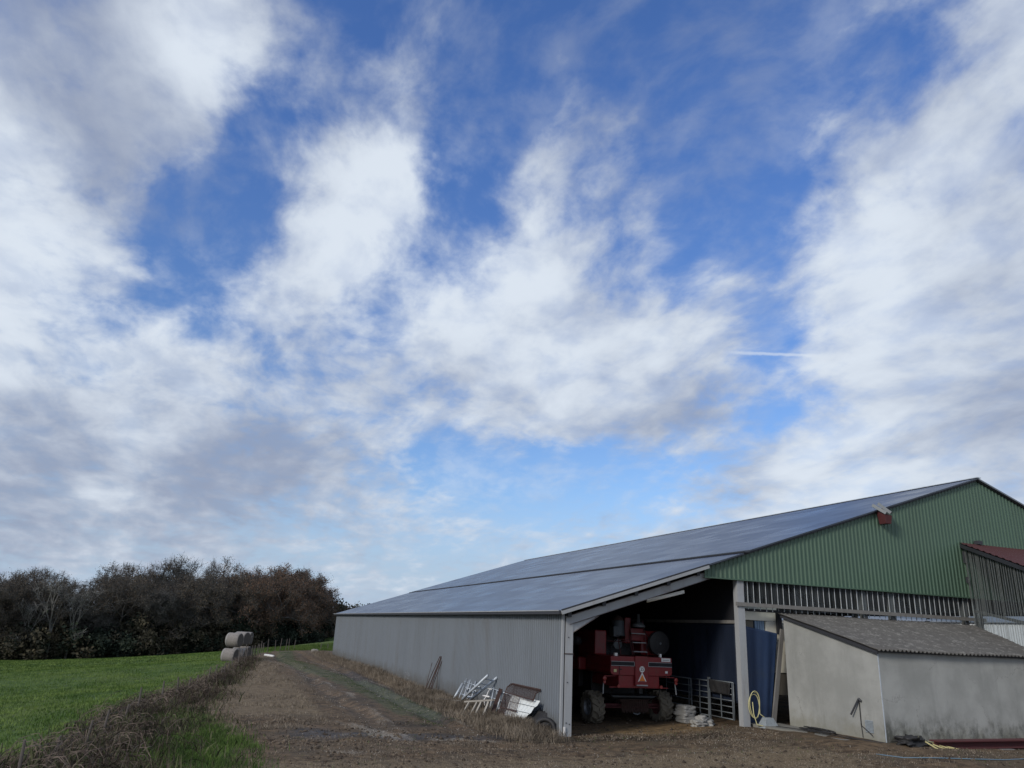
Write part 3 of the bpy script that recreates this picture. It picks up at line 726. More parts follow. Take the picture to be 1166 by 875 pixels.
for k, (x, y, s, l) in enumerate(((6.05,1.15,.22,'crumpled white plastic sack lying left of the gate post'),(6.42,1.20,.24,'crumpled white plastic sack bunched against the gate post'),(6.22,1.2,.20,'white plastic sack heaped on top of the two crumpled ones'))):
    pillow((x, y, gz(x,y)+.09+(.15 if k == 2 else 0)), s, s*.9, .13, 31+k*7, 'plastic_sack', 'sack', l, 'sack', k*.9, 'crumpled plastic sacks on the barn floor', .22)

# yellow hose looped on the post, grey trough below, slab, black hoses
pts = []
for i in range(90):
    a = i/89*2.35*2*math.pi; R = .30+.03*math.sin(a*1.3); 
    pts.append((7.60+R*math.sin(a)*.72+.02*math.sin(a*2.1), -.16+.03*math.sin(a*.7), 1.06+R*1.55*math.cos(a)*(1 if a < 9 else .9)))
pts += [(7.85,-.20,.75),(8.05,-.25,.62),(8.22,-.30,.5),(8.28,-.45,.40),(8.1,-.55,.42),(7.7,-.5,.43),(7.5,-.35,.46),(7.46,-.25,.8),(7.47,-.2,1.2)]
mb = MB(); mb.tube(pts, .017, 7); tag(mb.build('garden_hose', 'hose_yellow', loc=(7.6,-.2,.4), smooth=True), 'pale yellow hose looped over a hook on the grey barn post', 'hose')
mb = MB(); z = gz(7.95,-.4)
mb.hull([(7.62,-.62,z-.02),(8.30,-.62,z-.02),(8.30,-.15,z-.02),(7.62,-.15,z-.02),(7.80,-.50,z+.33),(8.12,-.50,z+.33),(8.12,-.28,z+.33),(7.80,-.28,z+.33)])
tag(mb.build('metal_trough', 'wash_grey', loc=(7.95,-.4,z), bevel=.015), 'grey upturned metal trough at the foot of the post', 'trough')

mb = MB(); nn = 12
slab = [(7.55,.45),(9.0,.45),(9.0,-4.9),(9.6,-5.05),(9.5,-5.5),(8.55,-5.5),(8.05,-4.2),(8.1,-2.2),(7.7,-1.0)]
zt = [gz(a, b_)+.04 for a, b_ in slab]; cxs = sum(a for a, _ in slab)/9; cys = sum(b_ for _, b_ in slab)/9
zc = .42
mb.v = [(a, b_, max(.40, .36+.03*k_/9)+.04) for k_, (a, b_) in enumerate(slab)]+[(a, b_, .1) for a, b_ in slab]
mb.f = [tuple(range(8,-1,-1))]+[(k, (k+1) % 9, (k+1) % 9+9, k+9) for k in range(9)]
tag(mb.build('concrete_apron', 'concrete', loc=(8.5,-2,.1)), 'cracked concrete apron along the foot of the outbuilding', 'paving'); bpy.data.objects['concrete_apron']['kind'] = 'structure'
APZ = .475
pts = []
for i in range(220):
    a = i/219*5.2*2*math.pi; R = .34+.10*math.sin(a*.37+1)+.02*math.sin(a*3.1)
    pts.append((8.52+R*.62*math.cos(a)+.03*math.sin(a*.5), -2.25+R*1.9*math.sin(a), APZ+.01+.018*(i % 44)/11))
pts += [(8.75,-3.0,APZ),(8.6,-3.8,APZ),(8.75,-4.5,APZ),(8.9,-4.95,APZ)]
mb = MB(); mb.tube(pts, .016, 6); tag(mb.build('rubber_hose', 'black_rubber', loc=(8.5,-2.2,APZ), smooth=True), 'black hose lying in loose coils on the concrete apron', 'hose')
mb = MB(); mb.tube([(7.9,-.9,APZ),(8.15,-1.4,APZ),(8.3,-2.6,APZ+.02),(8.4,-3.6,APZ),(8.6,-4.3,APZ),(8.9,-5.0,APZ)], .013, 6); tag(mb.build('rubber_hose', 'black_rubber', loc=(8.2,-2,APZ), smooth=True), 'thin black hose running straight along the apron beside the coiled one', 'hose')
hp = pillow((9.62,-5.12,.55), .42, .26, .15, 77, 'plastic_heap', 'black_rubber', 'heap of black plastic sheeting at the corner of the outbuilding', 'plastic sheet', .1, None, .35)
mb = MB(); mb.bar((9.95,-5.10,.68), (10.05,-5.75,.40), .04, .03); mb.bar((10.05,-5.75,.40), (10.95,-5.68,.40), .04, .03); mb.bar((9.98,-5.25,.62), (10.75,-5.2,.46), .035, .03)
for k in range(3): mb.bar((10.25+k*.27,-5.22,.53-.035*k), (10.36+k*.27,-5.74,.41), .035, .03)
tag(mb.build('yellow_frame', 'yellow_metal', loc=(10.3,-5.5,.4)), 'small pale yellow metal frame on the ground in front of the outbuilding', 'frame')
rb_ = empty('steel_beam', (13,-5.3,.4), 'long dark red steel beam lying on blocks along the outbuilding front', 'beam')
mb = MB(); mb.bar((10.35,-5.32,.60), (19.5,-5.32,.66), .36, .035); mb.bar((10.35,-5.32,.48), (19.5,-5.32,.54), .03, .20); mb.bar((10.35,-5.32,.40), (19.5,-5.32,.44), .36, .03)
mb.build('beam', 'rust_red', rb_)
for x in (11.0,12.9,15.0,17.2):
    MB().box(x, x+.55, -5.62, -5.18, .18, .385).build('timber_block', 'wood_old', rb_)
pts = [(7.2,-6.1,gz(7.2,-6.1)+.02),(7.6,-6.7,gz(7.6,-6.7)+.02),(8.2,-7.1,gz(8.2,-7.1)+.02),(9.2,-7.5,gz(9.2,-7.5)+.02),(10.4,-7.6,gz(10.4,-7.6)+.02),(12,-7.4,gz(12,-7.4)+.02),(14.5,-7.3,gz(14.5,-7.3)+.02)]
mb = MB(); mb.tube(pts, .014, 6); tag(mb.build('water_hose', 'hose_blue', loc=pts[0], smooth=True), 'thin light blue hose trailing across the yard', 'hose')
# ------------------------------------------------------------------ combine harvester, rear towards the viewer
cb = empty('combine_harvester', (4.3,4.2,0), 'dark red combine harvester parked tail out in the open barn bay', 'harvester')
def rbox(x0, x1, y0, y1, z0, z1, name, m, parent, bev=.04):
    return MB().box(x0,x1,y0,y1,z0,z1).build(name, m, parent, bevel=bev)
rbox(2.97,5.66,2.30,5.2,2.17,2.53,'rear_hood','combine_red',cb,.02)
mb = MB()
prof = [(2.97,2.17),(5.66,2.17),(5.66,1.98),(5.62,1.90),(5.52,1.86),(3.10,1.86),(3.01,1.90),(2.97,1.98)]
mb.v = [(x,2.31,z) for x, z in prof]+[(x,5.2,z) for x, z in prof]; n = len(prof)
mb.f = [tuple(range(n)), tuple(reversed(range(n, 2*n)))]+[(k, k+n, (k+1) % n+n, (k+1) % n) for k in range(n)]
mb.build('hood_skirt', 'combine_red', cb)
rbox(3.34,5.12,2.36,4.9,1.41,1.86,'straw_hood','combine_red',cb,.03)
rbox(4.00,4.58,2.245,2.40,1.50,2.555,'centre_panel','combine_red',cb,.02)
MB().box(4.05,4.53,2.225,2.26,1.49,1.53).build('panel_lip', 'steel_paint', cb)
for a, b_, s in ((2.985,3.985,1),(4.60,5.65,-1)):
    st = MB().box(a,b_,2.291,2.299,2.20,2.335).build('stripe', 'black_in', cb)
    w_ = MB(); w_.box(a,b_,2.285,2.291,2.335,2.352); w_.box(a,b_,2.285,2.291,2.185,2.202)
    xx = b_ if s == 1 else a; w_.box(xx-.012,xx+.012,2.284,2.290,2.19,2.345); w_.build('pinstripe', 'steel_paint', st)
MB().box(3.36,3.44,2.29,2.305,2.04,2.08).build('latch', 'black_in', cb)
# speed disc and slow-vehicle triangle
d_ = MB().lathe((4.29,2.243,2.085),(0,-1,0),[(0,.112),(.008,.112)],28).build('speed_disc', 'white_paint', cb)
cu = bpy.data.curves.new('digits', 'FONT'); cu.body = '25'; cu.size = .165; cu.align_x = 'CENTER'; cu.align_y = 'CENTER'; cu.extrude = .002
tmp = bpy.data.objects.new('digits', cu); COL.objects.link(tmp)
dg = bpy.context.evaluated_depsgraph_get(); me = bpy.data.meshes.new_from_object(tmp.evaluated_get(dg)); bpy.data.objects.remove(tmp)
me.transform(Matrix.Rotation(math.pi/2, 4, 'X')); me.materials.clear(); me.materials.append(MATS['black_in'])
o = bpy.data.objects.new('digits', me); COL.objects.link(o); o.parent = d_; o.location = V(4.29,2.229,2.085)-parent_world(d_)
tr_ = MB(); tr_.v = [(4.10,2.240,1.64),(4.48,2.240,1.64),(4.29,2.240,1.99),(4.10,2.232,1.64),(4.48,2.232,1.64),(4.29,2.232,1.99)]; tr_.f = [(3,4,5),(2,1,0),(0,1,4,3),(1,2,5,4),(2,0,3,5)]
tr_ = tr_.build('warning_triangle', 'white_paint', cb)
q = MB(); q.v = [(4.165,2.228,1.665),(4.415,2.228,1.665),(4.29,2.228,1.90)]; q.f = [(0,1,2)]; q.build('triangle_centre', 'orange', tr_)
q = MB(); q.box(4.14,4.44,2.226,2.231,1.645,1.668); q.build('triangle_base', 'lamp_red', tr_)
np_ = MB().box(5.18,5.58,2.28,2.292,2.385,2.515).build('number_plate', 'white_paint', cb)
MB().box(5.24,5.52,2.277,2.2795,2.435,2.450).build('plate_line', 'combine_grey', np_)
MB().box(3.30,3.42,2.6,2.7,2.53,2.64).build('work_lamp', 'tube_white', cb)
MB().box(5.30,5.38,2.6,2.7,2.53,2.66).build('work_lamp', 'tube_white', cb)
for x, s in ((2.74,-1),(5.87,1)):
    MB().bar((x-.02*s,2.45,1.80),(x-.7*s,2.5,1.82),.03,.03).build('lamp_arm', 'combine_red', cb)
    q = MB(); q.lathe((x,2.40,1.72),(0,-1,0),[(0,.07),(.05,.085),(.07,.06)],14); q = q.build('rear_lamp', 'lamp_red', cb, smooth=True)
    MB().lathe((x,2.40,1.60),(0,-1,0),[(0,.055),(.05,.055)],12).build('rear_lamp', 'lamp_red', cb)
    MB().bar((x-.02,2.42,1.58),(x+.03*s,2.42,1.18),.03,.03).build('marker_rod', 'steel_paint', cb)
for x in (3.30,5.15):
    MB().lathe((x,2.30,1.46),(0,-1,0),[(0,.06),(.03,.06)],12).build('reflector', 'lamp_red', cb)
MB().bar((2.95,2.38,1.42),(5.50,2.38,1.42),.03,.03).build('bumper_bar', 'combine_red', cb)
# upper works
rbox(2.84,3.36,3.4,5.0,2.53,3.46,'side_panel','combine_red',cb,.05)
rbox(3.1,5.6,5.4,9.0,1.2,3.3,'grain_tank','combine_dark',cb,.05)
rbox(5.12,6.12,3.75,5.4,2.55,3.52,'side_panel','combine_red',cb,.10)
rbox(3.36,5.12,4.5,5.3,2.5,3.2,'engine_block','combine_dark',cb,.03)
q = MB(); q.lathe((3.94,3.55,3.26),(0,0,1),[(0,.31),(.02,.33),(.03,.28),(.58,.25),(.60,.25)],24); q = q.build('air_cleaner', 'combine_grey', cb, smooth=False)
MB().lathe((3.94,3.55,3.86),(0,0,1),[(0,.22),(.10,.19),(.18,.10),(.21,.02)],20).build('cleaner_cap', 'rust', q, smooth=True)
MB().box(3.62,3.90,3.3,3.7,3.24,3.62).build('filter_box', 'combine_grey', cb)
q = MB(); q.lathe((4.86,3.50,3.64),(0,0,1),[(0,.27),(.03,.28),(.12,.24),(.18,.14),(.20,.06),(.52,.06)],20); q.build('exhaust', 'galv', cb, smooth=True)
rbox(4.35,4.62,3.7,4.0,3.0,4.0,'red_housing','combine_red',cb,.03)
rbox(4.55,5.15,3.6,4.2,3.1,3.60,'engine_cover','combine_red',cb,.03)
q = MB(); q.lathe((5.78,3.55,3.05),(0,-1,0),[(0,.46),(.10,.48),(.16,.46),(.20,.28),(.22,.05)],40); q = q.build('rotary_screen', 'black_body', cb)
MB().lathe((5.78,3.33,3.05),(0,-1,0),[(0,.05),(.03,.04)],12).build('screen_hub', 'galv', q)
ld = MB(); ld.bar((4.55,3.32,2.56),(4.45,3.5,3.8),.03,.03); ld.bar((5.16,3.32,2.56),(5.06,3.5,3.9),.03,.03); ld = ld.build('ladder', 'rust_red', cb)
for k in range(3):
    z = 2.68+.345*k; MB().box(4.53-.03*k,5.15-.03*k,3.30+.03*k,3.44+.03*k,z,z+.035).build('rung', 'steel_paint', ld)
hr = MB()
for x in (3.95,4.48): hr.tube([(x,3.3,2.54),(x-.06,3.42,3.1),(x-.10,3.45,3.45)],.018,6)
hr.tube([(3.38,3.4,3.06),(4.42,3.4,3.05)],.018,6); hr.tube([(3.9,3.4,3.14),(4.42,3.4,3.13)],.015,6)
hr.build('handrail', 'rust_red', cb)
for k, pts in enumerate((((3.5,3.45,2.56),(3.55,3.3,2.9),(3.75,3.35,3.1),(3.9,3.5,3.2)),((4.2,3.5,3.0),(4.3,3.3,2.75),(4.45,3.35,2.6)),((5.2,3.5,2.6),(5.15,3.3,2.9),(5.3,3.4,3.2),(5.2,3.6,3.5)),((3.2,2.6,1.4),(3.3,2.9,1.15),(3.5,3.3,.95)),((5.3,2.6,1.45),(5.4,2.9,1.1),(5.2,3.4,.85)))):
    MB().tube(pts, .018, 6).build('hydraulic_hose', 'black_rubber', cb, smooth=True)
for k in range(7): MB().box(3.42,4.30,4.465,4.495,2.60+k*.075,2.635+k*.075).build('cooling_slat', 'combine_grey', cb)
MB().box(3.33,3.345,2.288,2.305,1.88,2.18).build('panel_seam', 'black_in', cb)
MB().box(3.10,3.22,2.292,2.305,1.96,2.06).build('sticker', 'yellow_metal', cb)
MB().box(5.35,5.45,2.292,2.305,1.96,2.04).build('sticker', 'white_paint', cb)
MB().lathe((4.15,4.0,2.95),(0,-1,0),[(0,.20),(.06,.20),(.08,.05)],20).build('pulley', 'galv', cb)
# elevator / side of the machine running to the front
rbox(2.62,2.97,4.4,8.0,1.9,2.40,'side_guard','combine_red',cb,.06)
rbox(3.3,5.3,4.6,9.0,.75,1.9,'lower_body','combine_dark',cb,.03)
rbox(3.0,5.4,9.0,10.4,1.5,3.4,'cab','glass_dark',cb,.05)
mb = MB(); mb.tube([(2.4,4.0,3.0),(2.45,9.0,3.3)],.16,14); mb.build('unloading_tube', 'combine_dark', cb, smooth=True)  # dark material gives the red tube the shade of the bay
MB().hull([(3.70,3.4,.98),(5.55,3.4,.98),(5.35,3.9,.86),(3.90,3.9,.86),(3.55,3.4,1.04),(5.70,3.4,1.04),(5.70,4.4,1.04),(3.55,4.4,1.04)]).build('spreader_plate', 'combine_grey', cb)
ch_ = MB()
for k in range(26):
    x = 4.10+k*.047; ch_.box(x,x+.026,3.50+.02*(k % 2),3.55+.02*(k % 2),.46-.03*(k % 3),.88)
ch_ = ch_.build('chopper_fingers', 'rust', cb)
MB().box(4.05,5.35,3.56,3.9,.80,.90).build('chopper_frame', 'rust', cb)
MB().tube([(4.6,3.5,.40),(4.75,3.45,.36),(4.9,3.5,.40)],.03,6).build('drawbar', 'galv', cb)
ax_ = MB(); ax_.tube([(3.0,3.8,.66),(5.9,3.8,.68)],.06,10); ax_.tube([(3.1,3.55,.60),(5.8,3.55,.60)],.025,8); ax_.build('rear_axle', 'rust_red', cb)
def wheel(c, R, W, lug, m, steer=0, rr=.5):
    """agricultural tyre along the x axis with chevron lugs; rim is its child"""
    c = Vector(c); q = MB()
    pr_ = [(-W*.38,R*rr*.98),(-W*.5,R*.70),(-W*.49,R*.84),(-W*.42,R*.895),(0,R*.91),(W*.42,R*.895),(W*.49,R*.84),(W*.5,R*.70),(W*.38,R*rr*.98)]
    n = 44; base = 0
    for h, r in pr_:
        for j in range(n):
            an = 2*math.pi*j/n; q.v.append((c.x+h, c.y+r*math.cos(an), c.z+r*math.sin(an)))
    for k in range(len(pr_)-1):
        for j in range(n): a = k*n+j; b_ = k*n+(j+1) % n; q.f.append((a, b_, b_+n, a+n))
    for s in (-1, 1):
        for j in range(lug):
            a0 = 2*math.pi*(j+(.5 if s > 0 else 0))/lug; pts = []
            da = .30
            def P(h, r, a): return (c.x+h, c.y+r*math.cos(a), c.z+r*math.sin(a))
            wl = .060/R*.62
            top = [P(s*W*.03,R*1.0,a0+da-wl), P(s*W*.03,R*1.0,a0+da+wl), P(s*W*.50,R*.97,a0+wl*1.5), P(s*W*.50,R*.97,a0-wl*1.5)]
            bot = [P(s*W*.03,R*.89,a0+da-wl*1.5), P(s*W*.03,R*.89,a0+da+wl*1.5), P(s*W*.52,R*.80,a0+wl*2), P(s*W*.52,R*.80,a0-wl*2)]
            q.hull(bot+top)
    o = q.build('wheel', m, cb, smooth=False)
    for sd in (-1,):
        rim = MB(); rim.lathe((c.x+W*.40*sd, c.y, c.z), (sd,0,0), [(-W*.7,R*rr),(.0,R*rr),(.02,R*rr*.95),(-.08,R*rr*.82),(-.10,R*rr*.35),(-.02,R*rr*.30),(-.02,.02)], 32)
        rim.build('rim', 'rim_grey' if m == 'tyre_mud' and c.x < 4 else 'rust_red', o, smooth=False)
    return o
wheel((2.97,3.82,.58), .61, .54, 14, 'tyre_mud')
wheel((6.02,3.82,.64), .61, .54, 14, 'tyre_mud')
wheel((2.75,8.0,.86), .88, .60, 20, 'tyre')
wheel((5.85,8.0,.92), .88, .60, 20, 'tyre')

# ------------------------------------------------------------------ things leaning on the grey wall
for k, (a, b_, r_) in enumerate((((-.05,15.52,1.83),(-.80,15.14,.02),.030),((-.10,15.40,1.76),(-.72,15.0,.03),.024),((-.05,15.25,1.70),(-.62,15.2,.02),.020),((-.12,15.60,1.80),(-.86,15.5,.0),.020),((-.045,17.32,1.52),(-.60,16.3,.0),.012),((-.05,15.9,1.55),(-.22,15.5,.1),.010))):
    b2 = (b_[0], b_[1], gz(b_[0], b_[1])); L_ = ['thickest rusty steel bar leaning in the bundle on the grey wall','rusty steel bar leaning in the bundle on the grey wall','rusty steel bar leaning in the bundle on the grey wall','rusty steel bar leaning in the bundle on the grey wall','thin rusty rod leaning on the wall left of the bar bundle','very thin rusty rod standing nearly upright right of the bar bundle'][k]
    q = MB(); q.tube([b2, ((a[0]+b2[0])/2-.015,(a[1]+b2[1])/2,(a[2]+b2[2])/2), a], r_, 7)
    if k < 2: q.bar(a, V(*a)+V(-.06,-.10,-.05), .05, .04)
    tag(q.build('steel_bar', 'rust', loc=b2), L_, 'bar', 'rusty bars leaning on the wall')
fb = MB(); import random as _r
for i in range(7):
    for j in range(8): fb.v.append((-.06-.05*_r.Random(i*9+j).random(), 22.4+i*.19, gz(-.2,22.9)+.02+j*.075*(1-.04*(i-3)**2)))
for i in range(6):
    for j in range(7): fb.f.append((i*8+j, (i+1)*8+j, (i+1)*8+j+1, i*8+j+1))
tag(fb.build('plastic_bag', 'plastic_film', loc=(-.1,22.9,.1), smooth=True), 'torn clear plastic bag caught at the foot of the grey wall', 'bag')
# ladder resting on the trestle
lr = empty('ladder', (-1.0,7.8,.38), 'short pale grey metal ladder leaning on the trestle against the wall', 'ladder')
Lt, Lb, Rt, Rb = V(-.55,6.39,1.48), V(-1.15,7.83,.42), V(-.13,6.44,1.40), V(-.80,7.79,.40)
for a, b_ in ((Lb,Lt),(Rb,Rt)): MB().tube([a,b_], .052, 10).build('rail', 'galv_pale', lr, smooth=True)
for k in range(5):
    f = .10+.19*k; MB().tube([Lb.lerp(Lt,f), Rb.lerp(Rt,f)], .024, 8).build('rung', 'galv_pale', lr, smooth=True)
# trestle of pale timber
ts = empty('timber_trestle', (-1.3,5.6,0), 'low trestle of weathered pale timber with four splayed legs under the ladder', 'trestle')
MB().bar((-1.35,6.75,.43), (-1.0,4.25,.73), .10, .06).build('top_bar', 'wood_pale', ts)
for a, b_ in (((-1.62,6.23,-.03),(-1.3,6.32,.45)),((-1.5,5.5,.05),(-1.2,5.62,.52)),((-1.45,5.05,.10),(-1.15,5.25,.57)),((-1.35,4.39,.12),(-1.05,4.65,.66))):
    MB().bar(a, b_, .075, .07).build('leg', 'wood_pale', ts)
MB().bar((-1.78,6.6,.02), (-1.55,5.15,.06), .09, .06).build('foot_bar', 'wood_pale', ts)
MB().bar((-1.45,4.7,.02), (-1.36,4.2,.16), .07, .12).build('foot_block', 'wood_dark', ts)
# galvanised pipe frames piled behind it
pf = empty('pipe_frame', (-.5,10,0), 'tangled galvanised pipe frame leaning on the wall left of the ladder', 'frame')
q = MB(); q.tube([(-.9,10.09,.15),(-.4,10.33,.86)],.055,10); q.build('thick_pipe', 'galv_pale', pf, smooth=True)
q = MB()
for a, b_ in (((-.8,9.7,.12),(-.15,10.56,1.05)),((-.7,9.3,.15),(-.15,10.2,1.0)),((-.6,9.0,.2),(-.15,9.7,.98)),((-.15,10.9,.92),(-.15,8.6,.86)),((-.3,10.4,.72),(-.2,8.9,.66)),((-.55,9.9,.45),(-.35,8.6,.40)),((-.15,9.2,1.05),(-.5,8.7,.2)),((-.18,9.9,1.06),(-.45,9.8,.2))): q.tube([a,b_],.026,6)
q.build('pipework', 'galv_pale', pf, smooth=True)
pf2 = empty('pipe_frame', (-.4,6.2,0), 'light galvanised pipe frame with a white tap fitting right of the ladder', 'frame')
q = MB()
for a, b_ in (((-.2,6.9,.95),(-.2,4.9,.90)),((-.22,6.5,1.0),(-.5,6.1,.2)),((-.2,5.9,.98),(-.45,5.6,.2)),((-.2,6.2,.9),(-.4,5.2,.25)),((-.3,6.8,.62),(-.25,5.3,.60)),((-.2,5.5,.98),(-.5,5.3,.2)),((-.1,5.7,.90),(-.1,4.5,.86))): q.tube([a,b_],.024,6)
q.build('pipework', 'galv_pale', pf2, smooth=True)
q = MB(); q.tube([(-.70,6.16,.35),(-.62,6.5,.55),(-.5,6.57,.67),(-.42,6.66,.80),(-.3,6.74,.94)],.022,8); q.tube([(-.56,6.85,.66),(-.45,6.35,.66)],.035,8); q.tube([(-.34,6.95,.93),(-.28,6.6,.93)],.02,8)
q.build('tap_fitting', 'white_paint', pf2, smooth=True)
tag(MB().bar((-.9,4.61,.25), (-.28,5.51,1.02), .06, .15, (1,0,0)).build('rusty_girder', 'rust', loc=(-.9,4.61,.2)), 'dark rusty girder leaning between the pipes and the curved grating', 'girder')
pk = empty('notched_plank', (-1.3,9.8,0), 'dark notched timber plank lying out from the trestle into the dry grass', 'plank')
MB().bar((-1.52,11.6,.12), (-1.12,8.0,.34), .08, .035).build('board', 'wood_old', pk)
for k in range(4):
    f = .06+k*.27; p = V(-1.52,11.6,.12).lerp(V(-1.12,8.0,.34), f); MB().box(p.x-.05,p.x+.05,p.y-.22,p.y+.22,p.z-.16,p.z-.02).build('block', 'wood_dark', pk)
# curved rusty grating with a white sheet caught in it
gt = empty('curved_grating', (-.6,3,0), 'rusty curved bar grating leaning on the grey wall beside the tyre', 'grating')
q = MB(); NB = 25
for k in range(NB):
    f = k/(NB-1); y0 = 4.49*(1-f)+1.70*f
    pts = [(-.14,y0+.02,1.24),(-.17,y0,1.31),(-.26,y0-.02,1.31),(-.38,y0-.05,1.20),(-.46,y0-.08,1.02)]
    if f < .62: pts += [(-.60,y0-.20,.78),(-.96,y0-.58,.12)]
    else: pts += [(-.50,y0-.12,.92)]
    q.tube(pts, .013, 5)
q.build('bars', 'rust', gt)
q = MB(); q.tube([(-.17,4.52,1.31),(-.17,1.66,1.33)],.026,7); q.tube([(-.47,4.42,1.0),(-.47,1.60,1.0)],.020,7); q.tube([(-.76,4.18,.50),(-.74,2.45,.52)],.020,7); q.tube([(-.15,4.53,1.3),(-.38,4.47,1.2),(-.50,4.42,.95),(-.97,3.92,.12)],.022,7); q.tube([(-.15,1.68,1.3),(-.36,1.60,1.2),(-.47,1.58,.95)],.020,7)
q.build('frame', 'rust', gt)
# white sheet
q = MB(); a, b_, c, d = V(-.50,3.72,.97), V(-.36,1.30,.99), V(-.90,1.85,.16), V(-1.0,3.42,.10)
nu, nv = 24, 10
for i in range(nu+1):
    for j in range(nv+1):
        u = i/nu; v = j/nv; rt = 1-.0*v
        jag = (.03*((j*7) % 3-1)) if i == nu else 0
        p = a.lerp(b_, u+jag*.6).lerp(d.lerp(c, u+jag), v); q.v.append((p.x+.018*math.sin(u*46)+.05, p.y, p.z))
for i in range(nu):
    for j in range(nv): k = i*(nv+1)+j; q.f.append((k, k+1, k+nv+2, k+nv+1))
o = q.build('white_sheet', 'white_sheet', loc=(-.8,2.6,.1)); s = o.modifiers.new('t', 'SOLIDIFY'); s.thickness = .01
tag(o, 'broken white ribbed sheet standing behind the rusty grating bars', 'sheet')
q = MB()
for f in (.25,.52,.78):
    q.tube([a.lerp(d,f)+V(.03,0,0), b_.lerp(c,f)+V(.03,0,0)], .008, 4)
q.build('crease', 'combine_grey', o)
tag(MB().hull([(-.06,2.1,.0),(-.05,.55,.0),(-.50,.9,.05),(-.70,1.8,.05),(-.06,1.9,.72),(-.05,1.25,.66),(-.16,1.25,.60),(-.25,1.7,.66)]).build('gap_shade_block', 'black_rubber', loc=(-.3,1.4,0)), 'dark block standing in for the shade between the white sheet and the wall', 'plastic sheet')  # dark solid built as the shade in the gap beside the wall
# tyre
import bmesh
q = MB(); c = V(-.42,.55,.14); axv = V(-.55,-.80,.22).normalized(); u = axv.cross(V(0,0,1)).normalized(); w_ = u.cross(axv)
N1, N2 = 36, 12
for i in range(N1):
    an = 2*math.pi*i/N1; dr = u*math.cos(an)+w_*math.sin(an)
    for j in range(N2):
        bn = 2*math.pi*j/N2; q.v.append(tuple(c+dr*(.34+.085*math.cos(bn))+axv*.115*math.sin(bn)))
for i in range(N1):
    for j in range(N2): q.f.append((i*N2+j, ((i+1) % N1)*N2+j, ((i+1) % N1)*N2+(j+1) % N2, i*N2+(j+1) % N2))
tag(q.build('old_tyre', 'black_rubber', loc=tuple(c), smooth=True), 'worn black tyre half sunk in dry grass at the barn corner', 'tyre')
o = pillow((-.15,.30,.08), .12, .10, .07, 5, 'stone', 'stone', 'stone beside the tyre at the barn corner post', 'stone', 0, None, .2)
o = pillow((2.3-3.2,65.5,-.02), .35, .25, .22, 9, 'stone', 'stone', 'pale stone at the far end of the grey wall', 'stone', 0, None, .2)
q = MB(); q.tube([(-6.65,56.9,gz(-6.65,56.9)+.12),(-5.9,55.5,gz(-5.9,55.5)+.10)],.11,10); 
tag(q.build('white_pipe', 'white_paint', loc=(-6.6,56.9,-.2), smooth=True), 'short white pipe lying at the far end of the track by the fence', 'pipe')

# ------------------------------------------------------------------ round bales
def bale(c, ang, label, R=.58, Lb_=1.15):
    e = empty('round_bale', (c[0],c[1],c[2]-R), label, 'bale', 'round bales stacked beside the field fence')
    ax = (math.cos(ang), math.sin(ang), 0); n = 40
    q = MB(); h = Lb_/2
    q.lathe(c, ax, [(-h,R*.90),(-h+.05,R*.975),(-h*.5,R),(0,R*.985),(h*.5,R),(h-.05,R*.975),(h,R*.90)], n)
    for i, p in enumerate(q.v):
        d = Vector(p)-Vector(c); k = 1+.035*mn.noise(Vector(p)*2.1); q.v[i] = tuple(Vector(c)+Vector((d.x*k, d.y*k, d.z*k*(.98 if d.z < 0 else 1))))
    q.build('bale_body', 'bale', e, smooth=True)
    for s in (-1, 1):
        f = MB(); f.lathe(Vector(c)+Vector(ax)*(h-.005)*s, Vector(ax)*s, [(0,R*.9),(.012,R*.86),(.018,R*.6),(.010,R*.3),(.02,.03)], n); f.build('bale_end', 'bale_end', e)
    w = MB(); w.lathe(Vector(c)+Vector(ax)*(-h+.10), Vector(ax), [(0,R*.975),(.001,R*1.006),(.05,R*1.008),(.051,R*.975)], n)
    w.build('net_edge', 'net_white', e)
    return e
g0 = -.46
a_ = math.radians(-28)
bale((-10.05,45.8,g0+.60), a_, 'grey round bale on the ground at the near end of the stack')
bale((-9.3,47.1,g0+.60), a_+.1, 'second grey round bale on the ground, half hidden by fence posts')
bale((-9.90,46.1,g0+1.84), a_, 'grey round bale lying on top at the near end of the stack')
bale((-9.25,49.2,g0+.60), a_-.1, 'grey round bale on the ground in the middle of the stack')
bale((-9.25,49.0,g0+1.90), a_-.15, 'grey round bale on top in the middle of the stack')
bale((-8.85,52.3,g0+.60), a_, 'grey round bale on the ground at the far end of the stack')
bale((-8.85,52.2,g0+1.86), a_+.15, 'grey round bale on top at the far end of the stack')

# ------------------------------------------------------------------ fence
fn = empty('field_fence', (-10,34,-.3), 'weathered post and wire fence between the green field and the track', 'fence')
yy = -4.0; tops = []
rf_ = random.Random(3)
while yy < 73:
    x = float(fence_x(yy))+rf_.uniform(-.08,.08); z = gz(x, yy); hgt = rf_.uniform(1.05,1.45) if yy > 38 else rf_.uniform(.60,.95)
    lx, ly = rf_.uniform(-.10,.10), rf_.uniform(-.12,.12)
    q = MB(); q.tube([(x,yy,z-.2),(x+lx*.5,yy+ly*.5,z+hgt*.5),(x+lx,yy+ly,z+hgt)], [.040,.036,.030], 7)
    q.build('post', 'wood_post', fn); tops.append((x+lx, yy+ly, z+hgt))
    yy += rf_.uniform(2.2,2.9) if yy < 36 else rf_.uniform(1.2,2.4)
for dz in (-.12,-.5):
    pts = []
    for a, b_ in zip(tops, tops[1:]): pts += [(a[0],a[1],a[2]+dz), ((a[0]+b_[0])/2,(a[1]+b_[1])/2,(a[2]+b_[2])/2+dz-.04)]
    q = MB(); q.tube(pts, .0035, 4); q.build('wire', 'wire', fn)
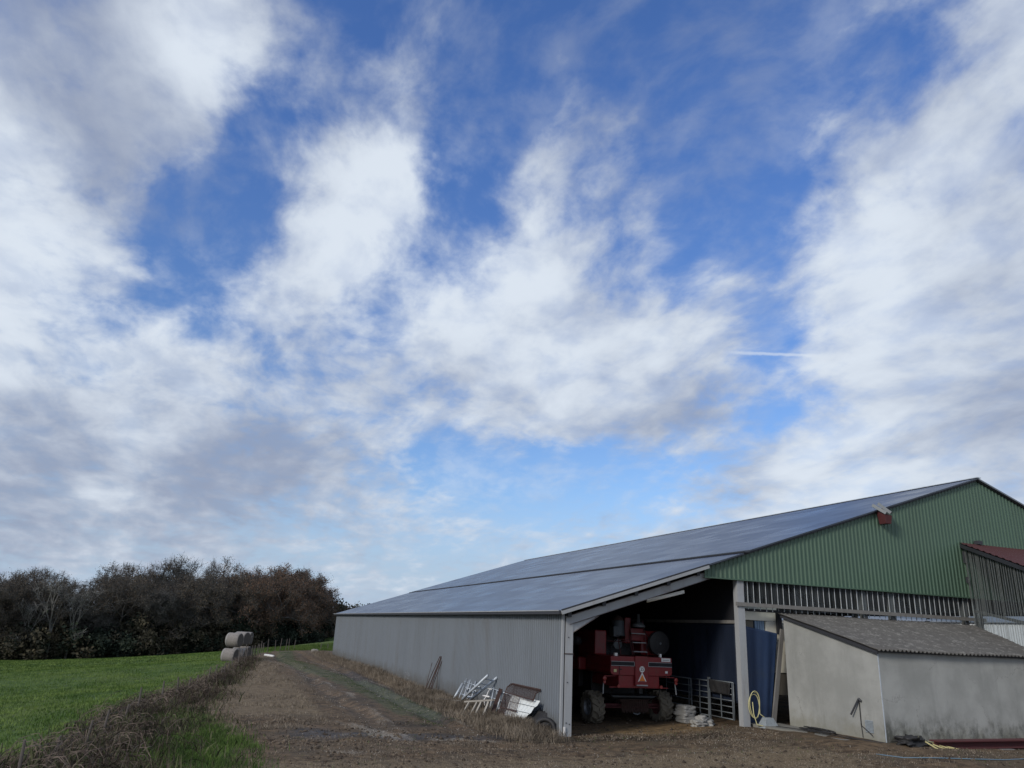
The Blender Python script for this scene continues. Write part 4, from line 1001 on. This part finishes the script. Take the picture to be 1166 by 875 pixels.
ff = empty('paddock_fence', (0,74,-.6), 'short weathered fence across the far end of the track', 'fence')
tp = []
for k in range(5):
    x = 1.2+k*1.1; y = 78+1.5*k; z = gz(x, y); h = rf_.uniform(.6,.8)
    q = MB(); q.tube([(x,y,z-.1),(x+rf_.uniform(-.06,.06),y,z+h)], .05, 6); q.build('post', 'wood_post', ff); tp.append((x,y,z+h-.15))
q = MB(); q.tube(tp, .008, 4); q.build('wire', 'wire', ff)

# ------------------------------------------------------------------ low vegetation and litter (uncountable)
def scatter(n, xr, yr, fn_): 
    x = rng.uniform(*xr, n); y = rng.uniform(*yr, n); k = fn_(x, y) > rng.uniform(0, 1, n); return x[k], y[k]
def clumped(x, y, s, seed): return sstep(vnoise(x, y, s, seed, 3), .35, .62)
def add_blades(name, x, y, h0, h1, w, m, lean, kind='stuff', sink=.02, cl=0):
    z = ground(x, y)-sink; n = len(x); H_ = rng.uniform(h0, h1, n)
    if cl: H_ *= .45+.9*vnoise(x, y, cl, 77, 3)
    v, f = blades(np.stack([x, y, z], 1), H_, rng.uniform(w*.6, w*1.3, n), lean)
    o = npmesh(name, v, f, m); o['kind'] = kind; return o
# dry grass along the wall
def dens(x, y): return np.clip(np.exp(-((x+1.10)/.80)**2)*1.1, 0, 1)*sstep(y, -1.5, -.5)*(.35+.65*clumped(x, y, .9, 3))
x, y = scatter(60000, (-2.6,-.08), (-1.5,16), dens)
x2, y2 = scatter(32000, (-2.8,-.08), (16,62), lambda x, y: np.clip(np.exp(-((x+1.0)/.75)**2), 0, 1)*(.3+.7*clumped(x, y, 1.3, 5)))
add_blades('dry_grass', np.concatenate([x, x2]), np.concatenate([y, y2]), .10, .42, .016, 'straw', .95, cl=.8)
# flattened dead grass bank between fence and track
x, y = scatter(60000, (-13,-5.6), (2,66), lambda x, y: sstep(x-fence_x(y), .2, 1)*(1-sstep(x, -7.4, -5.8))*clumped(x, y, 1.1, 6)*.9)
add_blades('dead_grass', x, y, .05, .17, .018, 'straw', 1.0)
# brambles and dead stems along the fence
def bd(x, y):
    w = np.interp(y, [-6,4,20,40], [1.9,1.5,.9,.5]); return np.exp(-((x-fence_x(y)-w*.45)/w)**2)*(.12+.88*clumped(x, y, 1.5, 8))
x = rng.uniform(-18,-4, 260000); y = rng.uniform(-6, 50, 260000); k = bd(x, y) > rng.uniform(0, 1, len(x)); x, y = x[k], y[k]
add_blades('bramble_thicket', x, y, .10, .66, .012, 'bramble', 1.6, cl=.9)
k = rng.uniform(0, 1, len(x)) < .28
add_blades('bramble_leaves', x[k], y[k], .15, .55, .05, 'bramble_green', .9, cl=1.4)
n = 5200; x = rng.uniform(-18,-5, n*6); y = rng.uniform(-6, 46, n*6); k = (bd(x, y) > rng.uniform(.15, 1, len(x))); x, y = x[k][:n], y[k][:n]; n = len(x)
z = ground(x, y); a = rng.uniform(0, 6.28, n); L_ = rng.uniform(.4, 1.3, n); Hh = rng.uniform(.22, .68, n)*(.5+vnoise(x, y, 1.6, 91, 3)); vv = []; 
sx_, sy_ = np.cos(a), np.sin(a); px_, py_ = -sy_*.006, sx_*.006
for t_ in np.linspace(0, 1, 6):
    h = Hh*4*t_*(1-t_)*(1-.3*t_)+z-.02; cx_ = x+sx_*L_*t_; cy_ = y+sy_*L_*t_
    vv.append(np.stack([cx_+px_, cy_+py_, h], 1)); vv.append(np.stack([cx_-px_, cy_-py_, h+.012], 1))
vv = np.stack(vv, 1).reshape(-1, 3); f = np.concatenate([np.arange(n)[:, None]*12+np.array([[2*i, 2*i+1, 2*i+3, 2*i+2]]) for i in range(5)])
o = npmesh('bramble_stems', vv, f, 'bramble'); o['kind'] = 'stuff'
# long grass: the lush patch and the field edge
x, y = scatter(120000, (-15,-8.6), (-6,10), lambda x, y: np.exp(-(((x+11.9+(y-1)*.12)/1.6)**2+((y-1.0)/6.6)**2)**2)*(.3+.7*clumped(x, y, .8, 12)))
add_blades('lush_grass', x, y, .07, .26, .016, 'blade_lush', .8, cl=1.2)
x = rng.uniform(-34,-4, 420000); y = rng.uniform(-6, 62, 420000); fx_ = fence_x(y)
k = (x < fx_-.4) & (x > fx_-22) & (rng.uniform(0, 1, len(x)) < np.clip(1.2-y/62, .25, 1)*(.35+.65*vnoise(x, y, 1.8, 13, 3)))
# only where the camera side can see it
az = np.arctan2(x-CAM[0], y-CAM[1]); k &= az > math.radians(-19)
add_blades('field_grass', x[k], y[k], .05, .17, .024, 'blade', .8, cl=1.6)
x = rng.uniform(-62,-2, 330000); y = rng.uniform(18, 118, 330000); fx_ = fence_x(y)
k = (x < fx_-.4) & ((x < fx_-20) | (y > 55)) & (rng.uniform(0, 1, len(x)) < .25+.6*vnoise(x, y, 4, 13, 3)); az = np.arctan2(x-CAM[0], y-CAM[1]); k &= az > math.radians(-19)
add_blades('far_field_grass', x[k], y[k], .08, .20, .06, 'blade', .9, cl=3)
x, y = scatter(40000, (-6.5,10), (70,110), lambda x, y: .8+0*x)
add_blades('paddock_grass', x, y, .12, .35, .03, 'blade', .8, cl=2)
# stones and clods on the yard
def pebbles(name, x, y, s0, s1, m):
    n = len(x); z = ground(x, y); s = s0*(s1/s0)**(rng.uniform(0, 1, n)**2.2)
    oc = np.array([(1,0,0),(0,1,0),(-1,0,0),(0,-1,0),(0,0,.8),(0,0,-.6)], float); a = rng.uniform(0, 6.28, n)
    V_ = oc[None]*rng.uniform(.6, 1.35, (n, 6, 3)); c_, s_2 = np.cos(a)[:, None], np.sin(a)[:, None]
    vx = V_[..., 0]*c_-V_[..., 1]*s_2; vy = V_[..., 0]*s_2+V_[..., 1]*c_
    P_ = np.stack([x[:, None]+vx*s[:, None], y[:, None]+vy*s[:, None], z[:, None]+s[:, None]*(V_[..., 2]+.2)], -1).reshape(-1, 3)
    F_ = np.array([(0,1,4),(1,2,4),(2,3,4),(3,0,4),(1,0,5),(2,1,5),(3,2,5),(0,3,5)]); F_ = (np.arange(n)[:, None, None]*6+F_[None]).reshape(-1, 3)
    o = npmesh(name, P_, F_, m); o['kind'] = 'stuff'; return o
leafmat('clod', (.062,.048,.038), (.150,.120,.092), 1.5)
leafmat('pebble', (.22,.205,.18), (.50,.47,.42), 1.5)
x, y = scatter(26000, (-10,18), (-9.5,5), lambda x, y: (.05+.75*clumped(x, y, .8, 15))*(1-sstep(x, -.2, .2)*sstep(y, -.3, 1)*.7)*((x < 7.4)+(y < -5.4) > 0))
pebbles('clods', x, y, .008, .06, 'clod')
x, y = scatter(9000, (-9,18), (-9.5,1), lambda x, y: (.1+.9*clumped(x, y, 1.4, 16))*((x < 7.4)+(y < -5.4) > 0)*(1-(x > .1)*(y > -.5)*.6))
pebbles('gravel', x, y, .005, .022, 'pebble')
x, y = scatter(3500, (-9.5,6), (-4.5,3), lambda x, y: np.exp(-((y+.4)/1.6)**2)*clumped(x, y, 1.0, 25)*(1-sstep(x, 1, 3)*.7))
pebbles('mud_clods', x, y, .02, .085, 'clod')
x, y = scatter(9000, (-9.5,17), (-9,1), lambda x, y: (clumped(x, y, .7, 35) > .8)*.35*((x < 7.2)+(y < -5.8) > 0))
add_blades('yard_weeds', x, y, .03, .09, .014, 'blade_lush', .9)
x, y = scatter(60000, (-6.2,-1.6), (3,66), lambda x, y: np.exp(-((x+4.1-.9*np.sin(y*.09+.6))/1.0)**4)*clumped(x, y, .9, 36)*.8)
add_blades('track_grass', x, y, .02, .07, .016, 'blade_lush', .9)
x, y = scatter(7000, (-7.5,-2), (0,45), lambda x, y: np.maximum(np.exp(-((x+5.6)/.6)**2), np.exp(-((x+3.0)/.6)**2)))
pebbles('track_gravel', x, y, .008, .03, 'pebble')
x, y = scatter(60000, (-10,17), (-9.5,.5), lambda x, y: clumped(x, y, 1.7, 18)*.6*((x < 7.2)+(y < -5.6) > 0))
o = add_blades('straw_litter', x, y, .02, .06, .012, 'straw', 1.0, sink=0)

# ------------------------------------------------------------------ trees
def grow_tree(seed, H, spread, depth=5, trunk_f=.28, tips_leaf=12, twig=7, leaf=.17, clump=.85, up=.45):
    r = random.Random(seed); br = MB(); tips = []
    def seg(p, d, L, rad, k):
        q = p+d*L*.5+Vector((r.uniform(-1,1), r.uniform(-1,1), r.uniform(-.3,.6)))*L*.07; e = p+d*L
        br.tube([p, q, e], [rad, rad*.85, rad*.68], 6 if k > 3 else (4 if k > 1 else 3), cap=False)
        if k <= 2: tips.append(q)
        if k == 0: tips.append(e); return
        n = r.choice((2,3,3)) if k > 1 else r.choice((2,3))
        if k == depth: n = r.choice((4,5))
        a0 = r.uniform(0, 6.28)
        for i in range(n):
            an = a0+6.28*i/n+r.uniform(-.5,.5); tilt = r.uniform(.35,.95)*spread
            u = d.cross(Vector((0,0,1)) if abs(d.z) < .95 else Vector((1,0,0))).normalized(); w = d.cross(u)
            nd = (d*math.cos(tilt)+(u*math.cos(an)+w*math.sin(an))*math.sin(tilt)+Vector((0,0,up*.25))).normalized()
            seg(e, nd, L*r.uniform(.62,.86), rad*.62, k-1)
        if k >= 3 and r.random() < .8:
            an = r.uniform(0, 6.28); seg(q, (d*.4+Vector((math.cos(an), math.sin(an), .25))).normalized(), L*.6, rad*.4, k-2)
    L0 = H*trunk_f
    seg(Vector((0,0,-.3)), Vector((r.uniform(-.05,.05), r.uniform(-.05,.05), 1)).normalized(), L0, H*.022, depth)
    T = np.array([tuple(t_) for t_ in tips]); s = H/(T[:, 2].max()+.3)
    br.v = [(a*s, b_*s, c_*s) for a, b_, c_ in br.v]; T = T*s
    g = np.random.default_rng(seed)
    n = len(T)*tips_leaf; C_ = np.repeat(T, tips_leaf, 0)+g.normal(0, clump*.55, (n, 3))*[1,1,.75]
    A_ = g.normal(size=(n, 3)); A_ /= np.linalg.norm(A_, axis=1)[:, None]; B_ = np.cross(A_, g.normal(size=(n, 3))); B_ /= np.linalg.norm(B_, axis=1)[:, None]
    sz = g.uniform(.5, 1.3, (n, 1))*leaf; v = np.stack([C_-A_*sz, C_-B_*sz*.6, C_+A_*sz, C_+B_*sz*.6], 1).reshape(-1, 3)
    f = np.arange(4*n).reshape(n, 4)
    n2 = len(T)*twig; R_ = np.repeat(T, twig, 0); D_ = g.normal(size=(n2, 3))+[0,0,.5]; D_ /= np.linalg.norm(D_, axis=1)[:, None]; D_ *= g.uniform(.5, 1.4, (n2, 1))*clump
    W_ = np.cross(D_, g.normal(size=(n2, 3))); W_ /= np.linalg.norm(W_, axis=1)[:, None]; W_ *= .022
    v2 = np.stack([R_-W_, R_+W_, R_+D_+W_*.4, R_+D_-W_*.4], 1).reshape(-1, 3); f2 = np.arange(4*n2).reshape(n2, 4)
    return br, v, f, v2, f2
def tree_proto(name, label, cat, seed, H, spread, lm, bark='bark', group=None, **kw):
    br, v, f, v2, f2 = grow_tree(seed, H, spread, **kw)
    e = empty(name, (0,0,0), label, cat, group)
    br.build('trunk', bark, e, smooth=True)
    o = npmesh('crown', np.concatenate([v, v2]), np.concatenate([f, f2+len(v)]), lm, e, mats=[lm, bark], mi=np.concatenate([np.zeros(len(f)), np.ones(len(f2))]))
    return e
def place(src, first, loc, H, Hsrc, rot, wide=1):
    if first: o = src
    else:
        o = src.copy(); COL.objects.link(o)
        for ch in src_children[src.name]: d = ch.copy(); COL.objects.link(d); d.parent = o
    o.location = loc; s = H/Hsrc; o.scale = (s*wide, s*wide, s); o.rotation_euler = (0,0,rot); return o
src_children = {}
GR = {'brown': ('oak_tree', 'brown leaved oak in the wood beyond the field', 'brown oaks in the wood'), 'grey': ('bare_tree', 'grey twiggy tree nearly bare of leaves in the wood beyond the field', 'grey bare trees in the wood'),
      'rust': ('beech_tree', 'rust coloured rounded tree at the right end of the wood', 'rust coloured trees of the wood')}
PROTO = {'brown': [], 'grey': [], 'rust': []}
for i in range(3): PROTO['brown'].append(tree_proto(*GR['brown'][:2], 'tree', 100+i, 16, 1.0, 'leaf_brown', group=GR['brown'][2], tips_leaf=13, leaf=.105, twig=9))
for i in range(3): PROTO['grey'].append(tree_proto(*GR['grey'][:2], 'tree', 200+i, 16, .85, 'leaf_grey', group=GR['grey'][2], tips_leaf=6, leaf=.10, twig=14, clump=1.0))
for i in range(2): PROTO['rust'].append(tree_proto(*GR['rust'][:2], 'tree', 300+i, 15, 1.05, 'leaf_rust', group=GR['rust'][2], tips_leaf=20, leaf=.12, trunk_f=.18))
bpy.context.view_layer.update()
for k in PROTO:
    for p in PROTO[k]: src_children[p.name] = list(p.children)
usedp = set(); rt = random.Random(17)
TREES = [(-54.2,104.8,10.0,-119,0),(-50.7,106.1,9.9,-82,0),(-43.5,106.4,9.9,-14,0),(-40.0,109.4,10.9,23,0),(-34.6,109.9,10.4,70,0),(-31.0,111.7,9.3,102,0),(-26.9,113.9,11.0,136,0),(-22.3,114.7,11.2,173,0),(-17.7,117.5,11.7,208,0),(-15.3,120.3,12.4,226,0),(-10.4,124.8,12.1,259,0),(-7.6,127.3,13.5,278,0),(-2.9,129.1,11.9,307,0),(-0.1,134.1,12.6,322,0),(2.9,135.9,11.0,339,0),(5.2,141.1,10.3,349,0),(6.9,145.1,9.0,357,0),(8.7,150.1,7.8,363,0),(10.1,154.6,6.5,368,0),(12.7,159.4,5.0,378,0),(16.8,159.9,5.0,398,0),(22.0,162.5,5.0,421,0),(24.9,164.2,5.0,433,0),(-54.3,109.5,11.0,-107,1),(-50.7,111.0,12.0,-68,1),(-44.4,111.8,12.1,-10,1),(-39.7,114.8,12.7,35,1),(-32.7,116.1,10.2,94,1),(-27.3,118.2,13.2,137,1),(-24.1,122.1,14.3,163,1),(-19.1,124.8,14.6,200,1),(-16.7,126.3,13.7,217,1),(-11.3,128.6,14.4,253,1),(-9.2,132.0,15.1,267,1),(-5.5,134.9,15.4,289,1),(-1.2,137.0,14.5,314,1),(0.9,142.2,13.8,324,1),(2.8,146.5,13.5,333,1),(6.4,152.0,11.2,350,1),(6.8,156.9,11.7,350,1),(10.0,162.1,7.1,363,1),(13.1,165.0,5.0,376,1),(18.2,167.0,5.0,399,1),(-54.1,117.8,11.1,-81,2),(-49.0,119.5,12.1,-33,2),(-42.3,120.4,11.9,23,2),(-36.5,122.5,12.0,72,2),(-30.4,124.5,11.6,120,2),(-26.8,127.4,13.7,148,2),(-22.1,131.7,14.4,183,2),(-15.3,134.8,13.2,228,2),(-10.4,137.9,15.4,259,2),(-6.7,142.4,15.1,281,2),(-1.4,145.7,14.9,310,2),(0.5,150.8,14.3,319,2),(2.1,157.1,13.4,325,2),(4.8,162.0,12.0,337,2),(6.8,164.8,11.6,346,2),(8.8,170.3,9.1,353,2),(15.3,172.6,5.0,382,2),(19.9,174.4,5.0,402,2)]

for (x, y, H_, px, row) in TREES:
    H_ *= 1.10*rt.uniform(.84,1.08)
    if 72 < px < 120: H_ *= .80
    kd = 'brown' if px < 75 or 118 < px < 165 else 'grey'
    if px > 268: kd = 'rust'
    if rt.random() < .30 and px < 268: kd = 'grey' if kd == 'brown' else 'brown'
    j = rt.randrange(len(PROTO[kd])); p = PROTO[kd][j]
    place(p, p.name not in usedp, (x, y, gz(x, y)-.1), H_, 15 if kd == 'rust' else 16, rt.uniform(0, 6.28), rt.uniform(.85,1.1)); usedp.add(p.name)
for pl_ in PROTO.values():
    for p in pl_:
        if p.name not in usedp: p.location = (-60, 125, -4.3)
# slender pale-stemmed trees on the edge of the wood
for k, (x, y, H_, l) in enumerate(((-34.6,108.0,11.5,'tall slender pale barked tree rising through the dip of the wood'),(-37.6,107.2,8.5,'pale stemmed young tree at the left edge of the wood'),(-32.2,109.0,10.5,'thin pale tree just right of the tall slender one'))):
    e = tree_proto('birch_tree', l, 'tree', 400+k, H_, .5, 'leaf_grey', 'bark_pale', group='pale barked trees', depth=3, trunk_f=.45, tips_leaf=3, twig=9, leaf=.12, clump=.8)
    e.location = (x, y, gz(x, y)-.1)
# undergrowth
def shrub_proto(name, label, seed, lm, group):
    g = np.random.default_rng(seed); e = empty(name, (0,0,0), label, 'shrub', group)
    cs_ = g.normal(0, 1, (26, 3))*[1.3,1.3,.9]+[0,0,1.7]; cs_[:, 2] = np.abs(cs_[:, 2])
    n = 4200; i = g.integers(0, 26, n); C_ = cs_[i]+g.normal(0, .42, (n, 3)); C_[:, 2] = np.abs(C_[:, 2])
    A_ = g.normal(size=(n, 3)); A_ /= np.linalg.norm(A_, axis=1)[:, None]; B_ = np.cross(A_, g.normal(size=(n, 3))); B_ /= np.linalg.norm(B_, axis=1)[:, None]
    sz = g.uniform(.5, 1.3, (n, 1))*.17; v = np.stack([C_-A_*sz, C_-B_*sz*.6, C_+A_*sz, C_+B_*sz*.6], 1).reshape(-1, 3)
    npmesh('foliage', v, np.arange(4*n).reshape(n, 4), lm, e)
    q = MB()
    for k in range(7):
        c_ = cs_[k]; q.tube([(0,0,-.2), (c_[0]*.4, c_[1]*.4, c_[2]*.5), tuple(c_)], [.07,.05,.02], 4)
    q.build('stem', 'bark', e); return e
SH = [shrub_proto('holly_bush', 'dark evergreen bush at the foot of the wood beyond the field', 500+i, 'leaf_holly', 'dark evergreen bushes under the wood') for i in range(2)]+\
     [shrub_proto('hazel_bush', 'brown undergrowth bush at the foot of the wood beyond the field', 510+i, 'leaf_under', 'brown bushes under the wood') for i in range(2)]
bpy.context.view_layer.update()
for p in SH: src_children[p.name] = list(p.children)
base = [(-75,98),(-55,102),(-40,106.5),(-27,111),(-10.7,122),(4,135),(12.4,157),(26,163)]
us = set(); bx_ = [b_[0] for b_ in base]; by_ = [b_[1] for b_ in base]
for k in range(110):
    row = k % 3; x = -62+ (k//3)*2.35+rt.uniform(-1,1); y = float(np.interp(x, bx_, by_))+.8+row*3.6+rt.uniform(-.8,.8)
    p = SH[rt.choice((0,0,1,1,2,3))]
    place(p, p.name not in us, (x, y, gz(x, y)-.15), 4.0*rt.uniform(.8,1.5)*(1+.25*row), 4.0, rt.uniform(0, 6.28), rt.uniform(.9,1.2)); us.add(p.name)

# ------------------------------------------------------------------ camera
cd = bpy.data.cameras.new('camera'); cam = bpy.data.objects.new('camera', cd); COL.objects.link(cam); sc.camera = cam
cd.sensor_fit = 'HORIZONTAL'; cd.sensor_width = 36; cd.lens = 845/1166*36; cd.clip_start = .1; cd.clip_end = 6000
Fv = V(math.sin(YAW)*math.cos(PITCH), math.cos(YAW)*math.cos(PITCH), math.sin(PITCH)); R0 = V(math.cos(YAW), -math.sin(YAW), 0); U0 = R0.cross(Fv)
R2 = R0*math.cos(ROLL)+U0*math.sin(ROLL); U2 = -R0*math.sin(ROLL)+U0*math.cos(ROLL)
M = Matrix((R2, U2, -Fv)).transposed().to_4x4(); M.translation = V(*CAM); cam.matrix_world = M

# ------------------------------------------------------------------ sun, sky with clouds
SUN = V(-.85,-.42,.50).normalized()
sd = bpy.data.lights.new('sun', 'SUN'); sd.energy = SUN_E; sd.angle = math.radians(12); sd.color = (1,.93,.83)
so_ = bpy.data.objects.new('sun', sd); COL.objects.link(so_); so_.rotation_euler = SUN.to_track_quat('Z', 'Y').to_euler(); so_.location = (0,0,40)
wd = bpy.data.worlds.new('World'); sc.world = wd; wd.use_nodes = True
t = NT(wd.node_tree); t.n.clear()
out = t.new('ShaderNodeOutputWorld'); bg = t.new('ShaderNodeBackground'); t.l.new(bg.outputs[0], out.inputs[0])
sky = t.new('ShaderNodeTexSky'); sky.sky_type = 'NISHITA'; sky.sun_disc = False
sky.sun_elevation = math.asin(SUN.z); sky.sun_rotation = math.atan2(SUN.x, SUN.y); sky.air_density = 1.0; sky.dust_density = .6; sky.ozone_density = 2.0
d = t.coord('Generated')
wv = t.vmath('SUBTRACT', t.noise(d, 3.2, 5, .6, 0, 1), (.5,.5,.5)); dw = t.vmath('MULTIPLY_ADD', wv, (.06,.06,.04), d)
wv2 = t.vmath('SUBTRACT', t.noise(d, 11, 5, .65, 0, 1), (.5,.5,.5)); dw = t.vmath('MULTIPLY_ADD', wv2, (.06,.06,.04), dw)
dw = t.vmath('NORMALIZE', dw)
s3 = t.new('ShaderNodeSeparateXYZ'); t.l.new(dw, s3.inputs[0])
azn = t.math('ARCTAN2', s3.outputs[0], s3.outputs[1]); eln = t.math('ARCSINE', s3.outputs[2])
u = t.math('DIVIDE', t.math('ADD', t.math('SUBTRACT', azn, YAW), math.radians(60)), math.radians(120), clamp=True)
SKY=["5948 5751 5554 5356 5257 5159 5159 5159 5159 5159 5159 5159 5159 5159 5159 5159 5159 5159 5159 5159 5159 5159 5159 5159 5159 5159 5159 5159 5159 5159 5159",
"9449 9447 9445 9444 8943 8342 7941 7641 7542 7240 6338 5447 5156 5262 5471 5361 5459 5854 6153 6359 6659 6559 6559 6360 5665 5665 5666 5766 5767 5867 5968",
"7480 7983 9188 9479 9467 9456 9449 9647 9647 9735 9331 8534 7343 5359 2878 1379 1371 2363 4058 6162 8674 9283 8974 8959 9153 9152 9151 9149 9147 9145 9045",
"9799 9896 9483 8081 6979 7882 8486 7785 9482 8675 5550 6456 7565 7669 6962 8651 9252 9248 8344 6749 4063 7178 8975 9559 8948 8848 8749 8750 8851 8953 8956",
"7843 8863 9587 9999 9897 9787 9189 7472 4261 4883 7881 8281 6081 7787 9589 9784 9078 8572 8169 7669 3760 5576 8279 9368 9157 8955 8956 8958 8961 8967 9173",
"7434 7434 7842 8455 9169 9587 8160 7026 2730 1941 5360 9186 7294 5788 6585 8382 7777 6269 5063 4859 4553 7280 9291 9280 9069 8966 8969 9173 9478 9685 9686",
"7434 7434 7434 7434 7639 7639 7130 7932 7146 3437 4545 7869 9699 4773 3757 5155 6064 5762 4754 3140 2639 4956 7273 8376 9075 9581 9685 9788 9583 9479 9479",
"7434 7434 7434 7434 7434 7231 7938 8860 8880 6959 4239 4340 5449 4241 2738 2140 4147 4043 3139 1736 2138 3343 4748 5041 7061 9179 9479 9479 9479 9479 9479",
"7434 7434 7434 7434 7333 7331 8444 8965 8262 6649 4535 3937 3739 3639 2938 2738 3441 3140 2538 1937 2238 2941 3744 4340 5346 7866 9479 9479 9479 9479 9479",
"7434 7434 7434 7434 7230 7939 8755 8868 7656 5843 4335 3838 3639 3339 2939 2839 3139 2739 2339 2039 2239 2740 3543 4141 4943 6556 9479 9479 9479 9479 9479",
"7434 7434 7434 7231 7736 8549 9068 8161 6749 4837 4136 3739 3539 3239 2839 2939 3139 2739 2339 2039 2139 2539 3342 4042 4540 5547 8168 9479 9479 9479 9479"]
acc = None; rows = len(SKY); step = math.radians(5.5)
for i, row in enumerate(SKY):
    cr = t.new('ShaderNodeValToRGB'); cr.color_ramp.interpolation = 'CARDINAL'; vals = row.split(); els = cr.color_ramp.elements
    while len(els) < len(vals): els.new(.5)
    for k, v_ in enumerate(vals):
        els[k].position = k/(len(vals)-1); els[k].color = (int(v_[:2])/99, int(v_[2:])/99, 0, 1)
    t.put(cr.inputs[0], u)
    if i == rows-1: w = t.smooth(eln, step*(i-1), step*i)
    else: w = t.math('SUBTRACT', t.smooth(eln, step*(i-1), step*i) if i else 1.0, t.smooth(eln, step*i, step*(i+1)))
    term = t.scale(cr.outputs[0], w); acc = term if acc is None else t.vmath('ADD', acc, term)
cs3 = t.new('ShaderNodeSeparateXYZ'); t.l.new(acc, cs3.inputs[0]); cov0, bri0 = cs3.outputs[0], cs3.outputs[1]
# cloud texture laid out on a flat layer overhead so it closes up towards the horizon
r3 = t.new('ShaderNodeSeparateXYZ'); t.l.new(d, r3.inputs[0])
inv = t.math('DIVIDE', 1.0, t.math('ADD', t.math('MAXIMUM', r3.outputs[2], 0), .26))
cmb = t.new('ShaderNodeCombineXYZ'); t.put(cmb.inputs[0], t.math('MULTIPLY', r3.outputs[0], inv)); t.put(cmb.inputs[1], t.math('MULTIPLY', r3.outputs[1], inv)); cmb.inputs[2].default_value = 1.9
wp_ = t.vmath('MULTIPLY_ADD', t.vmath('SUBTRACT', t.noise(cmb.outputs[0], 2.0, 3, .5, 0, 1), (.5,.5,.5)), (.18,.18,0), cmb.outputs[0])
pl = t.mapping(wp_, rot=(0,0,-.10), scale=(1.25,.72,1)); pm = t.mapping(wp_, loc=(2,5,0), rot=(0,0,.12), scale=(1.1,.9,1))
N1 = t.noise(pl, 2.3, 4, .5, .15); N2 = t.noise(pl, 6.0, 8, .54, .05); N3 = t.noise(pm, 16, 6, .56, .0); N4 = t.noise(t.mapping(pl, loc=(3,1,0)), 3.4, 5, .5, .1); N5 = t.noise(t.mapping(pm, loc=(7,2,0)), 9, 6, .54, .0)
nz = t.math('ADD', t.math('MULTIPLY', t.math('SUBTRACT', N1, .5), .55), t.math('MULTIPLY', t.math('SUBTRACT', N2, .5), 1.45))
nz = t.math('ADD', nz, t.math('MULTIPLY', t.math('SUBTRACT', N3, .5), 1.0))
cov = t.math('MULTIPLY', t.smooth(t.math('ADD', cov0, t.math('MULTIPLY', nz, CL_N)), CV_A, CV_B), t.smooth(N5, .32, .58, .80, .985))
thin = t.math('MULTIPLY', t.smooth(t.math('MULTIPLY_ADD', N3, .45, t.math('MULTIPLY', N2, .55)), .40, .66), .34)
cov = t.math('MAXIMUM', cov, thin)
bsh = t.math('ADD', bri0, t.math('MULTIPLY', t.math('SUBTRACT', N4, .5), .9))
bsh = t.math('ADD', bsh, t.math('MULTIPLY', t.math('SUBTRACT', N2, .48), .55))
bsh = t.math('ADD', bsh, t.math('MULTIPLY', t.math('SUBTRACT', N5, .5), .55))
cloud = t.mix(t.smooth(bsh, .15, 1.05), (*CL_D, 1), (*CL_W, 1))
elr = t.math('ARCSINE', r3.outputs[2])
# blue of the clear sky: Nishita, deepened a little away from the horizon
skyc = t.mix(1.0, sky.outputs[0], t.mix(t.smooth(elr, .0, .75), t.mix(t.smooth(elr, .02, .20), (.92,.98,1.24,1), (*SK_H, 1)), (*SK_Z, 1)), 'MULTIPLY')
skyc = t.mix(t.smooth(elr, .0, .20, .85, 0), skyc, (4.2,5.5,7.3,1))
full = t.mix(cov, skyc, cloud)
# contrail
def vec_of(azd, eld): a = math.radians(azd); e = math.radians(eld); return V(math.sin(a)*math.cos(e), math.cos(a)*math.cos(e), math.sin(e))
def ray(px, py): return (Fv*845+R2*(px-583)-U2*(py-437.5)).normalized()
A1, B1 = V(*CT_A), V(*CT_B); nrm = A1.cross(B1).normalized(); mid = (A1+B1).normalized(); half = A1.angle(B1)/2; tg = (B1-A1).normalized()
off = t.math('ABSOLUTE', t.new('ShaderNodeVectorMath', operation='DOT_PRODUCT').outputs[1])
dp = off.node.inputs[0].links[0].from_node; t.put(dp.inputs[0], t.vmath('MULTIPLY_ADD', t.vmath('SUBTRACT', t.noise(d, 60, 3, .6, 0, 1), (.5,.5,.5)), (.004,.004,.004), d)); dp.inputs[1].default_value = nrm
al = t.new('ShaderNodeVectorMath', operation='DOT_PRODUCT'); t.put(al.inputs[0], d); al.inputs[1].default_value = tg
ctm = t.math('MULTIPLY', t.smooth(off, .0004, .0030, 1, 0), t.math('MULTIPLY', t.smooth(al.outputs[1], float((A1.dot(tg)))-.005, float(A1.dot(tg))+.05), t.smooth(al.outputs[1], float(B1.dot(tg))-.03, float(B1.dot(tg))+.01, 1, 0)))
full = t.mix(t.math('MULTIPLY', ctm, .50), full, (*CL_W, 1))
low = t.smooth(r3.outputs[2], -.12, -.01, 1, 0)
full = t.mix(low, full, (.8,.85,.8,1))
t.l.new(full, bg.inputs[0]); bg.inputs[1].default_value = .1
wd.cycles.sampling_method = 'AUTOMATIC'

sc.view_settings.view_transform = 'Standard'; sc.view_settings.look = 'None'; sc.view_settings.exposure = EXPO; sc.view_settings.gamma = 1
sc.cycles.max_bounces = 8; sc.cycles.transparent_max_bounces = 24; sc.cycles.use_denoising = True
